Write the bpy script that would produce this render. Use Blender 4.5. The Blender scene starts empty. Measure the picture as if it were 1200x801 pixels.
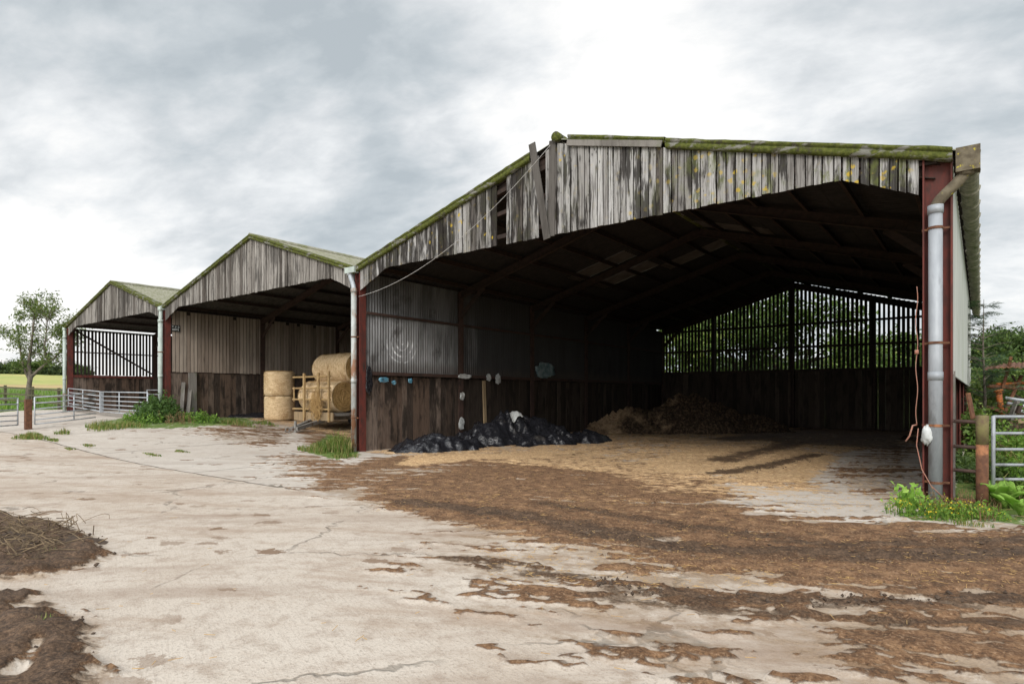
import bpy, math, random
import numpy as np
from mathutils import Vector, Matrix

random.seed(7)
rng = np.random.default_rng(7)
scene = bpy.context.scene
COL = scene.collection
R = math.radians

# ------------------------------------------------------------------ camera
FPX, YAW, HOR, EYE = 713.0, 37.6, 462.0, 1.6
cam_d = bpy.data.cameras.new("camera")
cam = bpy.data.objects.new("camera", cam_d)
COL.objects.link(cam)
cam.location = (0, 0, EYE)
cam.rotation_euler = (R(90), 0, R(YAW))
cam_d.sensor_width = 36
cam_d.lens = FPX / 1200 * 36
cam_d.shift_y = (HOR - 400.5) / 1200
cam_d.clip_start = 0.05
cam_d.clip_end = 3000
scene.camera = cam

# ------------------------------------------------------------------ view, world, sun
scene.view_settings.view_transform = 'Standard'
scene.view_settings.look = 'None'
scene.view_settings.gamma = 1
scene.view_settings.use_curve_mapping = False
scene.view_settings.exposure = 0.29
scene.cycles.max_bounces = 6
scene.cycles.diffuse_bounces = 3
scene.cycles.glossy_bounces = 2
scene.cycles.transparent_max_bounces = 6

SUN_EL, SUN_AZ = R(33), R(158)       # azimuth clockwise from +Y


def cam_dir(px, py):
    y = R(YAW)
    r = Vector((math.cos(y), math.sin(y), 0)); d = Vector((-math.sin(y), math.cos(y), 0))
    return (d + r * ((px - 600) / FPX) + Vector((0, 0, (HOR - py) / FPX)))


class T:
    """small helper round a node tree"""
    def __init__(s, nt):
        s.nt = nt; s.n = nt.nodes; s.l = nt.links

    def new(s, t, **kw):
        n = s.n.new(t)
        for k, v in kw.items():
            setattr(n, k, v)
        return n

    def put(s, sock, v):
        if isinstance(v, bpy.types.NodeSocket):
            s.l.new(v, sock)
        elif v is not None:
            if sock.type == 'RGBA' and len(v) == 3:
                v = (*v, 1)
            sock.default_value = v

    def math(s, op, a, b=None, c=None, clamp=False):
        n = s.new('ShaderNodeMath', operation=op, use_clamp=clamp)
        for i, v in enumerate((a, b, c)):
            if v is not None:
                s.put(n.inputs[i], v)
        return n.outputs[0]

    def vmath(s, op, a, b=None):
        n = s.new('ShaderNodeVectorMath', operation=op)
        s.put(n.inputs[0], a)
        if b is not None:
            s.put(n.inputs[1], b)
        return n.outputs['Value'] if op in ('DOT_PRODUCT', 'LENGTH', 'DISTANCE') else n.outputs[0]

    def pos(s):
        return s.new('ShaderNodeNewGeometry').outputs['Position']

    def rnd(s):
        return s.new('ShaderNodeNewGeometry').outputs['Random Per Island']

    def sep(s, v):
        n = s.new('ShaderNodeSeparateXYZ'); s.put(n.inputs[0], v); return n.outputs

    def comb(s, x, y, z):
        n = s.new('ShaderNodeCombineXYZ')
        for i, v in enumerate((x, y, z)):
            s.put(n.inputs[i], v)
        return n.outputs[0]

    def scale(s, v, xyz):
        return s.vmath('MULTIPLY', v, xyz)

    def rotz(s, v, ang):
        n = s.new('ShaderNodeVectorRotate', rotation_type='Z_AXIS')
        s.put(n.inputs['Vector'], v); n.inputs['Angle'].default_value = ang
        return n.outputs[0]

    def noise(s, v, scale, detail=4, rough=.55, dist=0.0, out='Fac'):
        n = s.new('ShaderNodeTexNoise')
        s.put(n.inputs['Vector'], v)
        n.inputs['Scale'].default_value = scale
        n.inputs['Detail'].default_value = detail
        n.inputs['Roughness'].default_value = rough
        n.inputs['Distortion'].default_value = dist
        return n.outputs[out]

    def voro(s, v, scale, feature='F1', out='Distance', rand=1.0):
        n = s.new('ShaderNodeTexVoronoi', feature=feature)
        s.put(n.inputs['Vector'], v)
        n.inputs['Scale'].default_value = scale
        n.inputs['Randomness'].default_value = rand
        return n.outputs[out]

    def step(s, v, a, b, o0=0.0, o1=1.0):
        n = s.new('ShaderNodeMapRange', interpolation_type='SMOOTHSTEP')
        s.put(n.inputs[0], v)
        n.inputs[1].default_value = a; n.inputs[2].default_value = b
        n.inputs[3].default_value = o0; n.inputs[4].default_value = o1
        return n.outputs[0]

    def ramp(s, f, stops, mode='LINEAR'):
        n = s.new('ShaderNodeValToRGB')
        cr = n.color_ramp; cr.interpolation = mode
        while len(cr.elements) < len(stops):
            cr.elements.new(.5)
        for e, (p, c) in zip(cr.elements, stops):
            e.position = p; e.color = (*c, 1)
        s.put(n.inputs[0], f)
        return n.outputs[0]

    def mix(s, f, a, b, blend='MIX'):
        n = s.new('ShaderNodeMix', data_type='RGBA', blend_type=blend)
        s.put(n.inputs['Factor'], f)
        s.put(n.inputs[6], a); s.put(n.inputs[7], b)
        return n.outputs[2]

    def bump(s, h, strength=.3, dist=.02):
        n = s.new('ShaderNodeBump')
        n.inputs['Strength'].default_value = strength
        n.inputs['Distance'].default_value = dist
        s.put(n.inputs['Height'], h)
        return n.outputs[0]

    def attr(s, name):
        n = s.new('ShaderNodeAttribute'); n.attribute_name = name
        return n

    def principled(s, col, rough=.8, metal=0.0, normal=None, spec=.3):
        p = s.new('ShaderNodeBsdfPrincipled')
        s.put(p.inputs['Base Color'], col)
        s.put(p.inputs['Roughness'], rough)
        s.put(p.inputs['Metallic'], metal)
        s.put(p.inputs['Specular IOR Level'], spec)
        if normal is not None:
            s.put(p.inputs['Normal'], normal)
        return p.outputs[0]

    def out(s, sh):
        o = s.new('ShaderNodeOutputMaterial'); s.l.new(sh, o.inputs[0])


def mat(name):
    m = bpy.data.materials.new(name); m.use_nodes = True
    m.node_tree.nodes.clear()
    return m, T(m.node_tree)


# world
w = bpy.data.worlds.new("World"); scene.world = w; w.use_nodes = True
w.node_tree.nodes.clear()
t = T(w.node_tree)
sky = t.new('ShaderNodeTexSky'); sky.sky_type = 'NISHITA'; sky.sun_disc = False
sky.sun_elevation = SUN_EL; sky.sun_rotation = SUN_AZ
sky.air_density = 1.0; sky.dust_density = 2.0
dirv = t.vmath('NORMALIZE', t.new('ShaderNodeTexCoord').outputs['Generated'])
sx, sy, sz = t.sep(dirv)
den = t.math('ADD', t.math('MAXIMUM', sz, 0.0), 0.34)
pv = t.comb(t.math('DIVIDE', sx, den), t.math('DIVIDE', sy, den), 0.0)
pv2 = t.scale(t.rotz(pv, R(-20)), (1.0, 1.5, 1.0))
n1 = t.noise(pv2, 1.5, 7, .52, .35)
n2 = t.noise(t.vmath('ADD', pv2, (7.3, 2.1, 0)), 4.6, 6, .58, .3)
val = t.math('ADD', t.math('MULTIPLY', t.math('SUBTRACT', n1, .5), 2.1), t.math('MULTIPLY', t.math('SUBTRACT', n2, .5), 1.15))
n3 = t.noise(t.vmath('ADD', pv2, (1.7, 9.4, 0)), 12., 5, .6, .3)
val = t.math('ADD', t.math('ADD', val, t.math('MULTIPLY', t.math('SUBTRACT', n3, .5), .45)), .50)
blobs = [(655, 60, 10, .34), (740, 140, 9, .26), (850, 30, 10, .26), (120, 130, 11, .22), (230, 185, 9, .22), (40, 290, 8, .34),
         (150, 300, 8, .34), (330, 175, 5, .28), (430, 215, 6, .2), (1170, 320, 8, .28), (1160, 150, 9, .18), (600, 160, 6, .18), (30, 400, 9, .3),
         (400, 270, 11, -.26), (260, 250, 8, -.16), (80, 50, 14, -.22), (270, 90, 13, -.26), (1000, 130, 12, -.2),
         (1150, 250, 7, -.14), (610, 60, 6, -.2), (30, 240, 6, -.16), (480, 60, 10, -.12), (500, 300, 8, -.14)]
for px, py, rad, wt in blobs:
    d = cam_dir(px, py).normalized()
    dp = t.vmath('DOT_PRODUCT', dirv, tuple(d))
    val = t.math('ADD', val, t.math('MULTIPLY', t.step(dp, math.cos(R(rad * 1.7)), 1.0), wt))
cl = t.ramp(val, [(0.0, (5.2, 5.75, 6.1)), (.25, (6.3, 6.8, 7.1)), (.5, (7.8, 8.1, 8.3)), (.72, (9.3, 9.5, 9.6)), (1.0, (11.2, 11.1, 10.9))])
sunw = t.step(t.vmath('DOT_PRODUCT', dirv, (math.sin(SUN_AZ) * math.cos(SUN_EL), math.cos(SUN_AZ) * math.cos(SUN_EL), math.sin(SUN_EL))), .2, 1.0)
zen = t.math('ADD', t.math('ADD', .80, t.math('MULTIPLY', t.step(sz, .55, .95), .35)), t.math('MULTIPLY', sunw, 1.5))     # brighter overhead and where the sun hides
cl = t.mix(1.0, cl, t.comb(zen, zen, zen), 'MULTIPLY')
col = t.mix(.93, sky.outputs[0], cl)
bg = t.new('ShaderNodeBackground'); t.put(bg.inputs[0], col); bg.inputs[1].default_value = 0.1
o = t.new('ShaderNodeOutputWorld'); t.l.new(bg.outputs[0], o.inputs[0])

sl = bpy.data.lights.new("sun", 'SUN'); sl.energy = 1.5; sl.angle = R(22); sl.color = (1.0, .95, .88)
sun = bpy.data.objects.new("sun", sl); COL.objects.link(sun)
sd = Vector((math.sin(SUN_AZ) * math.cos(SUN_EL), math.cos(SUN_AZ) * math.cos(SUN_EL), math.sin(SUN_EL)))
sun.rotation_euler = sd.to_track_quat('Z', 'Y').to_euler()

# ------------------------------------------------------------------ noise and terrain functions
def _hash(ix, iy, seed):
    h = (ix * 374761393 + iy * 668265263 + seed * 1442695041) & 0xffffffff
    h = ((h ^ (h >> 13)) * 1274126177) & 0xffffffff
    return ((h ^ (h >> 16)) & 0xffff) / 65535.0


def vnoise(x, y, seed=0):
    x = np.asarray(x, float); y = np.asarray(y, float)
    ix = np.floor(x).astype(np.int64); iy = np.floor(y).astype(np.int64)
    fx = x - ix; fy = y - iy
    fx = fx * fx * (3 - 2 * fx); fy = fy * fy * (3 - 2 * fy)
    a = _hash(ix, iy, seed); b = _hash(ix + 1, iy, seed); c = _hash(ix, iy + 1, seed); d = _hash(ix + 1, iy + 1, seed)
    return (a * (1 - fx) + b * fx) * (1 - fy) + (c * (1 - fx) + d * fx) * fy


def fbm(x, y, oct=4, seed=0, gain=.5):
    s = 0; a = 1; n = 0
    for i in range(oct):
        s = s + a * vnoise(x * 2 ** i, y * 2 ** i, seed + i * 17); n += a; a *= gain
    return s / n


def sstep(v, a, b):
    u = np.clip((np.asarray(v, float) - a) / (b - a), 0, 1)
    return u * u * (3 - 2 * u)


def gz(X, Y):
    X = np.asarray(X, float); Y = np.asarray(Y, float)
    z = .6 * sstep(-X, 14, 26) + .14 * sstep(-X, 28, 38)
    z = z * (.45 + .55 * sstep(Y, 4, 11))
    u = np.clip(-X - 41, 0, None)
    z = z + .037 * np.clip(u, 0, 140) - 0.0 * u
    v = np.clip(X - 3 + .3 * (Y - 11), 0, None)
    z = z + np.clip(.02 * v, 0, 4)
    back = np.clip(Y - 33, 0, None)
    z = z + .03 * np.clip(back, 0, 150) * sstep(X, -30, 0)
    return z


def G(x, y):
    return float(gz(x, y))


def unproj(px, py, dz=0.0):
    """the point of the ground that a photo pixel shows"""
    d = cam_dir(px, py)
    z = 0.0
    for i in range(40):
        tt = (z - EYE) / d.z
        z = .5 * z + .5 * (G(d.x * tt, d.y * tt) + dz)
    tt = (z - EYE) / d.z
    return Vector((d.x * tt, d.y * tt, z))


def wpoly(pts):
    return np.array([unproj(*p)[:2] for p in pts])


def sdist(X, Y, poly):
    """signed distance to polygon, negative inside"""
    inside = np.zeros(X.shape, bool); dmin = np.full(X.shape, 1e9)
    n = len(poly)
    for i in range(n):
        x1, y1 = poly[i]; x2, y2 = poly[(i + 1) % n]
        c = ((y1 > Y) != (y2 > Y)) & (X < (x2 - x1) * (Y - y1) / (y2 - y1 + 1e-12) + x1)
        inside ^= c
        dx, dy = x2 - x1, y2 - y1
        u = np.clip(((X - x1) * dx + (Y - y1) * dy) / (dx * dx + dy * dy + 1e-12), 0, 1)
        dmin = np.minimum(dmin, np.hypot(X - x1 - u * dx, Y - y1 - u * dy))
    return np.where(inside, -dmin, dmin)


def ldist(X, Y, line):
    dmin = np.full(X.shape, 1e9)
    for (x1, y1), (x2, y2) in zip(line[:-1], line[1:]):
        dx, dy = x2 - x1, y2 - y1
        u = np.clip(((X - x1) * dx + (Y - y1) * dy) / (dx * dx + dy * dy + 1e-12), 0, 1)
        dmin = np.minimum(dmin, np.hypot(X - x1 - u * dx, Y - y1 - u * dy))
    return dmin


def pmask(X, Y, px, soft=.5):
    return np.clip(.5 - sdist(X, Y, wpoly(px)) / soft, 0, 1)


def lmask(X, Y, px, width):
    return np.clip(1 - ldist(X, Y, wpoly(px)) / width, 0, 1)


# ------------------------------------------------------------------ mesh helpers
class MB:
    def __init__(s):
        s.v = []; s.f = []; s.smooth = False

    def add(s, verts, faces):
        b = len(s.v)
        s.v += [tuple(v) for v in verts]
        s.f += [tuple(i + b for i in f) for f in faces]

    def box(s, lo, hi):
        x0, y0, z0 = lo; x1, y1, z1 = hi
        s.add([(x0, y0, z0), (x1, y0, z0), (x1, y1, z0), (x0, y1, z0), (x0, y0, z1), (x1, y0, z1), (x1, y1, z1), (x0, y1, z1)],
              [(0, 3, 2, 1), (4, 5, 6, 7), (0, 1, 5, 4), (1, 2, 6, 5), (2, 3, 7, 6), (3, 0, 4, 7)])

    def bar(s, a, b, wd, ht, up=(0, 0, 1), w2=None, h2=None):
        a = Vector(a); b = Vector(b); d = (b - a).normalized()
        side = d.cross(Vector(up))
        if side.length < 1e-4:
            side = d.cross(Vector((0, 1, 0)))
        side.normalize(); u = side.cross(d).normalized()
        vs = []
        for p, ww, hh in ((a, wd, ht), (b, w2 or wd, h2 or ht)):
            for i, j in ((-1, -1), (1, -1), (1, 1), (-1, 1)):
                vs.append(p + side * i * ww / 2 + u * j * hh / 2)
        s.add(vs, [(3, 2, 1, 0), (4, 5, 6, 7), (0, 1, 5, 4), (1, 2, 6, 5), (2, 3, 7, 6), (3, 0, 4, 7)])

    def tube(s, pts, r, seg=10, cap=True):
        pts = [Vector(p) for p in pts]; n = len(pts)
        rs = r if isinstance(r, (list, tuple)) else [r] * n
        base = len(s.v); up = None
        for i, p in enumerate(pts):
            d = (pts[min(i + 1, n - 1)] - pts[max(i - 1, 0)])
            d = d.normalized() if d.length > 1e-9 else Vector((0, 0, 1))
            if up is None:
                up = Vector((0, 0, 1)) if abs(d.z) < .9 else Vector((1, 0, 0))
            a = d.cross(up)
            if a.length < 1e-5:
                a = d.cross(Vector((0, 1, 0)))
            a.normalize(); up = a.cross(d).normalized()
            for k in range(seg):
                th = 2 * math.pi * k / seg
                s.v.append(tuple(p + (a * math.cos(th) + up * math.sin(th)) * rs[i]))
        for i in range(n - 1):
            for k in range(seg):
                k2 = (k + 1) % seg
                s.f.append((base + i * seg + k, base + i * seg + k2, base + (i + 1) * seg + k2, base + (i + 1) * seg + k))
        if cap:
            s.f.append(tuple(base + k for k in range(seg))[::-1])
            s.f.append(tuple(base + (n - 1) * seg + k for k in range(seg)))

    def grid(s, P):
        """P: array (n, m, 3)"""
        n, m = P.shape[:2]; b = len(s.v)
        s.v += [tuple(p) for p in P.reshape(-1, 3)]
        for i in range(n - 1):
            for j in range(m - 1):
                a = b + i * m + j
                s.f.append((a, a + 1, a + m + 1, a + m))

    def build(s, name, material, parent=None, smooth=None, loc=None):
        me = bpy.data.meshes.new(name)
        me.from_pydata(s.v, [], s.f)
        if smooth if smooth is not None else s.smooth:
            me.polygons.foreach_set('use_smooth', [True] * len(me.polygons))
        me.materials.append(material)
        me.update()
        ob = bpy.data.objects.new(name, me)
        COL.objects.link(ob)
        if loc is not None:
            L = Vector(loc)
            me.transform(Matrix.Translation(-L)); ob.location = L
        if parent is not None:
            ob.parent = parent
            if parent.type == 'EMPTY' or True:
                ob.matrix_parent_inverse = world_of(parent).inverted()
        return ob


def world_of(o):
    m = Matrix.LocRotScale(o.location, o.rotation_euler, o.scale)
    if o.parent is not None:
        m = world_of(o.parent) @ o.matrix_parent_inverse @ m
    return m


def tag(o, label=None, cat=None, group=None, kind=None):
    if label: o['label'] = label
    if cat: o['category'] = cat
    if group: o['group'] = group
    if kind: o['kind'] = kind
    return o


def thing(name, loc, label, cat, group=None):
    o = bpy.data.objects.new(name, None); COL.objects.link(o)
    o.location = loc; o.empty_display_size = .3
    return tag(o, label, cat, group)


def copy_thing(src, loc, rz=0.0, sc=1.0, label=None, group=None):
    r = src.copy(); COL.objects.link(r)
    r.location = loc; r.rotation_euler = (0, 0, rz); r.scale = (sc, sc, sc) if not isinstance(sc, tuple) else sc
    if label: r['label'] = label
    if group: r['group'] = group
    for ch in list(src.children):
        c = ch.copy(); COL.objects.link(c); c.parent = r
        for g in list(ch.children):
            d = g.copy(); COL.objects.link(d); d.parent = c
    return r


# ------------------------------------------------------------------ materials
M = {}


def wood(name, cols, stain=.35, lichen=0.0, moss=0.0, zs=.25, grain=26., darkbot=None, rough=.9, tint=None, bump=.35):
    """weathered boards: every board (mesh island) gets its own tone; grain and stains run along z"""
    m, t = mat(name)
    p = t.pos(); r = t.rnd()
    off = t.math('MULTIPLY', r, 37.0)
    pv = t.vmath('ADD', t.scale(p, (1, 1, zs * .2)), t.comb(off, off, off))
    g = t.noise(pv, grain, 5, .65)
    s1 = t.noise(t.vmath('ADD', t.scale(p, (1, 1, zs)), t.comb(off, 0., off)), 2.6, 5, .6)
    f = t.math('ADD', t.math('MULTIPLY', t.math('SUBTRACT', r, .5), .95), t.math('ADD', .5, t.math('MULTIPLY', t.math('SUBTRACT', g, .5), .55)))
    c = t.ramp(f, [(i / (len(cols) - 1), k) for i, k in enumerate(cols)])
    c = t.mix(t.step(s1, .46, .63, 0, stain), c, (.018, .014, .011))
    gl = t.step(g, .28, .46, .6, 0)
    c = t.mix(gl, c, (.03, .024, .02))
    if lichen:
        v = t.voro(p, 7.0)
        pz = t.sep(p)
        zone = t.math('MAXIMUM', t.step(t.noise(t.vmath('ADD', p, (3, 3, 3)), .9, 2), .55, .7), t.math('MULTIPLY', t.step(pz[0], -3.6, -2.2), t.step(t.noise(p, 2.5, 3), .42, .55)))
        sp = t.math('MULTIPLY', t.step(v, .24, .14), t.math('MULTIPLY', zone, lichen))
        c = t.mix(sp, c, (.46, .33, .03))
    if moss:
        nz = t.noise(t.vmath('ADD', p, (9, 1, 4)), 2.2, 6, .65)
        c = t.mix(t.math('MULTIPLY', t.step(nz, .52, .66), moss), c, (.07, .10, .018))
    if tint:
        c = t.mix(1.0, c, tint, 'MULTIPLY')
    t.out(t.principled(c, rough, 0, t.bump(g, bump, .006), .2))
    M[name] = m


def gable_wood(name, lo, hi, dirt, lich):
    m, t = mat(name)
    p = t.pos(); r = t.rnd(); pz = t.sep(p)
    off = t.math('MULTIPLY', r, 53.0)
    q = t.vmath('ADD', t.scale(p, (1, 1, .035)), t.comb(off, off, off))
    g1 = t.noise(q, 34., 5, .7)                       # grain
    g2 = t.noise(t.vmath('ADD', t.scale(p, (1, 1, .12)), t.comb(off, 0., off)), 9., 5, .65)   # weather streaks
    g3 = t.noise(t.scale(p, (1, 1, .5)), .8, 4, .6)   # whole stretches that stay darker
    r2 = t.math('FRACT', t.math('MULTIPLY', r, 17.31))
    c = t.mix(t.math('FRACT', t.math('MULTIPLY', r, 7.77)), lo, hi)
    c = t.mix(t.step(r2, .70, .95, 0, .8), c, (.06, .048, .04))
    c = t.mix(t.step(g1, .36, .56, .75, 0), c, (.035, .028, .024))
    c = t.mix(t.math('MULTIPLY', t.step(t.math('ADD', g2, t.math('MULTIPLY', t.math('SUBTRACT', g3, .5), .8)), .47, .60), dirt), c, (.016, .013, .011))
    kn = t.voro(t.scale(p, (9., 9., 3.2)), 1.0)
    c = t.mix(t.step(kn, .13, .06, 0, .8), c, (.02, .016, .013))
    if lich:
        zone = t.math('MULTIPLY', t.step(pz[0], -5.6, -2.4, .12, 1.), t.step(t.noise(p, 1.7, 4), .40, .56))
        c = t.mix(t.math('MULTIPLY', t.step(t.noise(t.scale(p, (1, 1, .4)), 5., 6, .7), .46, .6), t.math('MULTIPLY', zone, .75)), c, (.11, .125, .03))
        v = t.voro(t.vmath('ADD', p, t.scale(t.noise(p, 14., 3, .6, 0, 'Color'), (.10, .10, .10))), 6.0)
        sp = t.math('MULTIPLY', t.step(v, .30, .18), t.math('MAXIMUM', zone, t.step(t.noise(t.vmath('ADD', p, (3, 3, 3)), 1.1, 2), .58, .68)))
        c = t.mix(t.math('MULTIPLY', sp, .85), c, (.42, .29, .03))
    t.out(t.principled(c, .9, 0, t.bump(t.math('ADD', g1, g2), .5, .008), .2))
    M[name] = m


gable_wood('gable_boards', (.20, .185, .172), (.40, .385, .375), .9, True)
gable_wood('gable_boards_brown', (.17, .152, .135), (.33, .305, .28), .6, False)
wood('side_boards', [(.20, .155, .125), (.27, .215, .175), (.32, .26, .215), (.36, .30, .25)], .22)
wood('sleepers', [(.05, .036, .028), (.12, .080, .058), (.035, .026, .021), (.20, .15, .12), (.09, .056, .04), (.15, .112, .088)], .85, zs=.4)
wood('sleepers_shaded', [(.018, .014, .011), (.05, .037, .028), (.03, .022, .017), (.075, .056, .043), (.026, .02, .016)], .8, zs=.4)  # darker copy of the sleepers, shade of the deeper interior painted in
wood('dark_slats', [(.020, .016, .013), (.04, .032, .026), (.028, .022, .018)], .4)
wood('pale_timber', [(.26, .18, .10), (.32, .235, .14)], .2)
wood('grey_timber', [(.14, .125, .11), (.24, .22, .20)], .35, .2, .3)
wood('dark_timber', [(.06, .053, .047), (.12, .108, .098)], .5)
wood('fence_wood', [(.075, .07, .04), (.13, .12, .075)], .3, moss=.4)


def simple(name, c1, c2, rough=.7, metal=0.0, scale=6.0, lo=.35, hi=.65, c3=None, s3=1.6, bump=.15, spec=.3, detail=6, stretch=(1, 1, 1), f3=(.55, .68)):
    m, t = mat(name)
    p = t.scale(t.pos(), stretch)
    n = t.noise(p, scale, detail, .6)
    c = t.mix(t.step(n, lo, hi), c1, c2)
    if c3:
        c = t.mix(t.step(t.noise(t.vmath('ADD', p, (5, 8, 2)), s3, 6, .65), *f3), c, c3)
    t.out(t.principled(c, rough, metal, t.bump(n, bump, .01), spec))
    M[name] = m


simple('red_steel', (.13, .030, .022), (.075, .025, .02), .75, 0, 9, c3=(.035, .022, .018), stretch=(1, 1, .4))
simple('brown_steel', (.045, .028, .022), (.065, .036, .028), .8, 0, 8, c3=(.03, .02, .016))
simple('dark_steel', (.022, .015, .012), (.04, .024, .018), .85, 0, 8)
simple('rusty_iron', (.15, .068, .036), (.085, .038, .022), .85, 0, 12, c3=(.30, .13, .06), s3=3)
simple('galvanised', (.47, .49, .515), (.37, .39, .415), .5, .2, 5, c3=(.27, .285, .30), s3=2.2, stretch=(1, 1, .5))
simple('galvanised_pipe', (.35, .365, .385), (.27, .285, .305), .5, .15, 5, c3=(.17, .175, .18), s3=2.6, stretch=(1, 1, .35), f3=(.5, .62))
simple('old_pipe', (.42, .43, .42), (.30, .30, .28), .6, .1, 6, c3=(.24, .12, .07), s3=2.4, stretch=(1, 1, .5), f3=(.47, .58))
simple('pale_pipe', (.43, .48, .44), (.33, .37, .34), .6, .0, 6, c3=(.2, .2, .16), s3=2.4, stretch=(1, 1, .5))
simple('lichen_pipe', (.15, .125, .085), (.085, .068, .045), .9, 0, 9, c3=(.42, .34, .03), s3=7, f3=(.6, .66))
simple('gutter_asbestos', (.30, .28, .22), (.17, .16, .12), .92, 0, 9, c3=(.08, .10, .03), s3=3)
m, t = mat('moss_roll')
p = t.pos()
n = t.noise(p, 16., 6, .7); n2 = t.noise(t.scale(p, (1, 1, 2.5)), 2.6, 6, .7); n3 = t.noise(p, 6., 5, .65)
c = t.ramp(n, [(.3, (.030, .032, .012)), (.5, (.075, .085, .020)), (.7, (.125, .125, .035))])
c = t.mix(t.step(n3, .54, .62), c, (.055, .05, .03))
c = t.mix(t.step(n2, .53, .60), c, t.mix(n3, (.10, .095, .08), (.24, .23, .20)))
t.out(t.principled(c, .97, 0, t.bump(t.math('ADD', n, n3), .8, .02), .1)); M['moss_roll'] = m
simple('mossy_roof', (.25, .24, .19), (.17, .17, .11), .95, 0, 5, c3=(.13, .14, .05), s3=2.0)
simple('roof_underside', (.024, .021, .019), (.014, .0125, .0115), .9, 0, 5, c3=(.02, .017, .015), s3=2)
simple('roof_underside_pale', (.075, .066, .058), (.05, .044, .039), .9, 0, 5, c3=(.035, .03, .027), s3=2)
simple('pale_sheet', (.46, .46, .43), (.38, .385, .355), .8, 0, 2.5, c3=(.27, .29, .17), s3=1.3, stretch=(1, 1, .25), f3=(.56, .75))
simple('rope_orange', (.36, .15, .10), (.30, .18, .14), .9, 0, 30)
simple('wire_grey', (.42, .40, .38), (.3, .28, .27), .6, 0, 9)
simple('white_plastic', (.52, .53, .52), (.38, .39, .38), .5, 0, 11, c3=(.3, .28, .24), s3=5)
simple('blue_plastic', (.06, .20, .30), (.16, .32, .40), .55, 0, 9, c3=(.06, .06, .06), s3=4)
simple('faded_blue_sheet', (.07, .13, .15), (.22, .27, .27), .6, 0, 5, c3=(.05, .07, .08), s3=4)
simple('sign_black', (.012, .012, .013), (.02, .02, .02), .6, 0, 9)
simple('trailer_paint', (.38, .26, .125), (.30, .20, .09), .7, 0, 8, c3=(.16, .08, .04), s3=4)
simple('trailer_grey', (.16, .15, .14), (.24, .23, .21), .7, 0, 8, c3=(.10, .06, .04), s3=4)
simple('tyre', (.02, .02, .02), (.05, .045, .04), .9, 0, 8)
simple('bark', (.17, .14, .11), (.09, .075, .06), .95, 0, 9, stretch=(1, 1, .3), bump=.6)
simple('bark_dark', (.07, .055, .04), (.04, .032, .024), .95, 0, 9, stretch=(1, 1, .3), bump=.6)
simple('twig', (.085, .06, .04), (.22, .16, .095), .95, 0, 9)
simple('dry_straw', (.50, .33, .14), (.36, .22, .09), .85, 0, 12)
simple('orange_paint', (.42, .12, .025), (.30, .09, .03), .7, 0, 8, c3=(.16, .06, .03), s3=6)
simple('clod', (.055, .038, .027), (.09, .062, .043), .97, 0, 9)

# corrugated steel of the shed's inner wall, with scuffs
m, t = mat('wall_sheet')
p = t.pos(); pz = t.sep(p)
n = t.noise(t.scale(p, (1, 1.2, .22)), 2.2, 6, .6)
c = t.mix(t.step(n, .35, .7), (.25, .25, .253), (.10, .097, .094))
c = t.mix(t.step(t.noise(t.scale(p, (1, 5, .3)), 2.2, 5, .7), .55, .72, 0, .7), c, (.045, .034, .028))
c = t.mix(t.step(t.noise(t.scale(p, (1, 1, .7)), 1.4, 5, .65), .56, .68, 0, .8), c, (.04, .034, .03))
deep_shade = t.step(t.math('ADD', pz[1], t.math('MULTIPLY', n, 3.)), 14.4, 18.0)       # darker further in: the barn's fading daylight is put into the colour
c = t.mix(t.math('MULTIPLY', deep_shade, .93), c, (.018, .0165, .0155))
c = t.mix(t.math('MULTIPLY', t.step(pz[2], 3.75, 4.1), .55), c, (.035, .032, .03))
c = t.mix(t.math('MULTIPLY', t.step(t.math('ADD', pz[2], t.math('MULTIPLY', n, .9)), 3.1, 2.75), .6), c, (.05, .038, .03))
# circular scrape marks low on the first bay
q = t.vmath('SUBTRACT', p, (-13.7, 12.45, 3.15))
qq = t.sep(q)
rad = t.vmath('LENGTH', t.comb(0.0, qq[1], qq[2]))
wv = t.math('SINE', t.math('MULTIPLY', rad, 34.))
wm = t.math('MULTIPLY', t.step(wv, .45, 1.0), t.math('MULTIPLY', t.step(rad, .75, .45), t.step(qq[2], .12, -.1)))
wm = t.math('MULTIPLY', wm, t.step(t.noise(p, 3., 3), .38, .6))
c = t.mix(wm, c, (.62, .62, .63))
t.out(t.principled(c, .62, .15, t.bump(n, .2, .01), .35))
M['wall_sheet'] = m

simple('mossy_rust', (.17, .15, .06), (.11, .075, .045), .9, 0, 9, c3=(.09, .06, .04), s3=4)
# netted straw of the bales (side) and loose ends
m, t = mat('bale_side')
p = t.new('ShaderNodeTexCoord').outputs['Object']; wp_ = t.pos()
n = t.noise(t.scale(p, (26, 3, 3)), 1.6, 5, .7)
n2 = t.noise(wp_, 2.0, 5, .65); n3 = t.noise(wp_, 26., 4, .75)
c = t.mix(t.step(n, .34, .64), (.48, .325, .175), (.72, .55, .345))
c = t.mix(t.step(n2, .48, .68, 0, .7), c, (.34, .20, .085))
c = t.mix(t.step(n3, .50, .66, 0, .6), c, (.78, .60, .38))
c = t.mix(t.step(n3, .44, .30, 0, .7), c, (.18, .10, .04))
t.out(t.principled(c, .85, 0, t.bump(t.math('ADD', n3, n), .8, .03), .25)); M['bale_side'] = m
m, t = mat('bale_end')
p = t.new('ShaderNodeTexCoord').outputs['Object']; q = t.sep(p)
yy_ = q[1]; zz_ = t.math('SUBTRACT', q[2], .61)
rad = t.vmath('LENGTH', t.comb(0., yy_, zz_)); ang = t.math('ARCTAN2', zz_, yy_)
n = t.noise(t.comb(t.math('MULTIPLY', rad, 26.), t.math('MULTIPLY', ang, 1.6), 0.), 1.0, 6, .75, .6)
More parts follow.
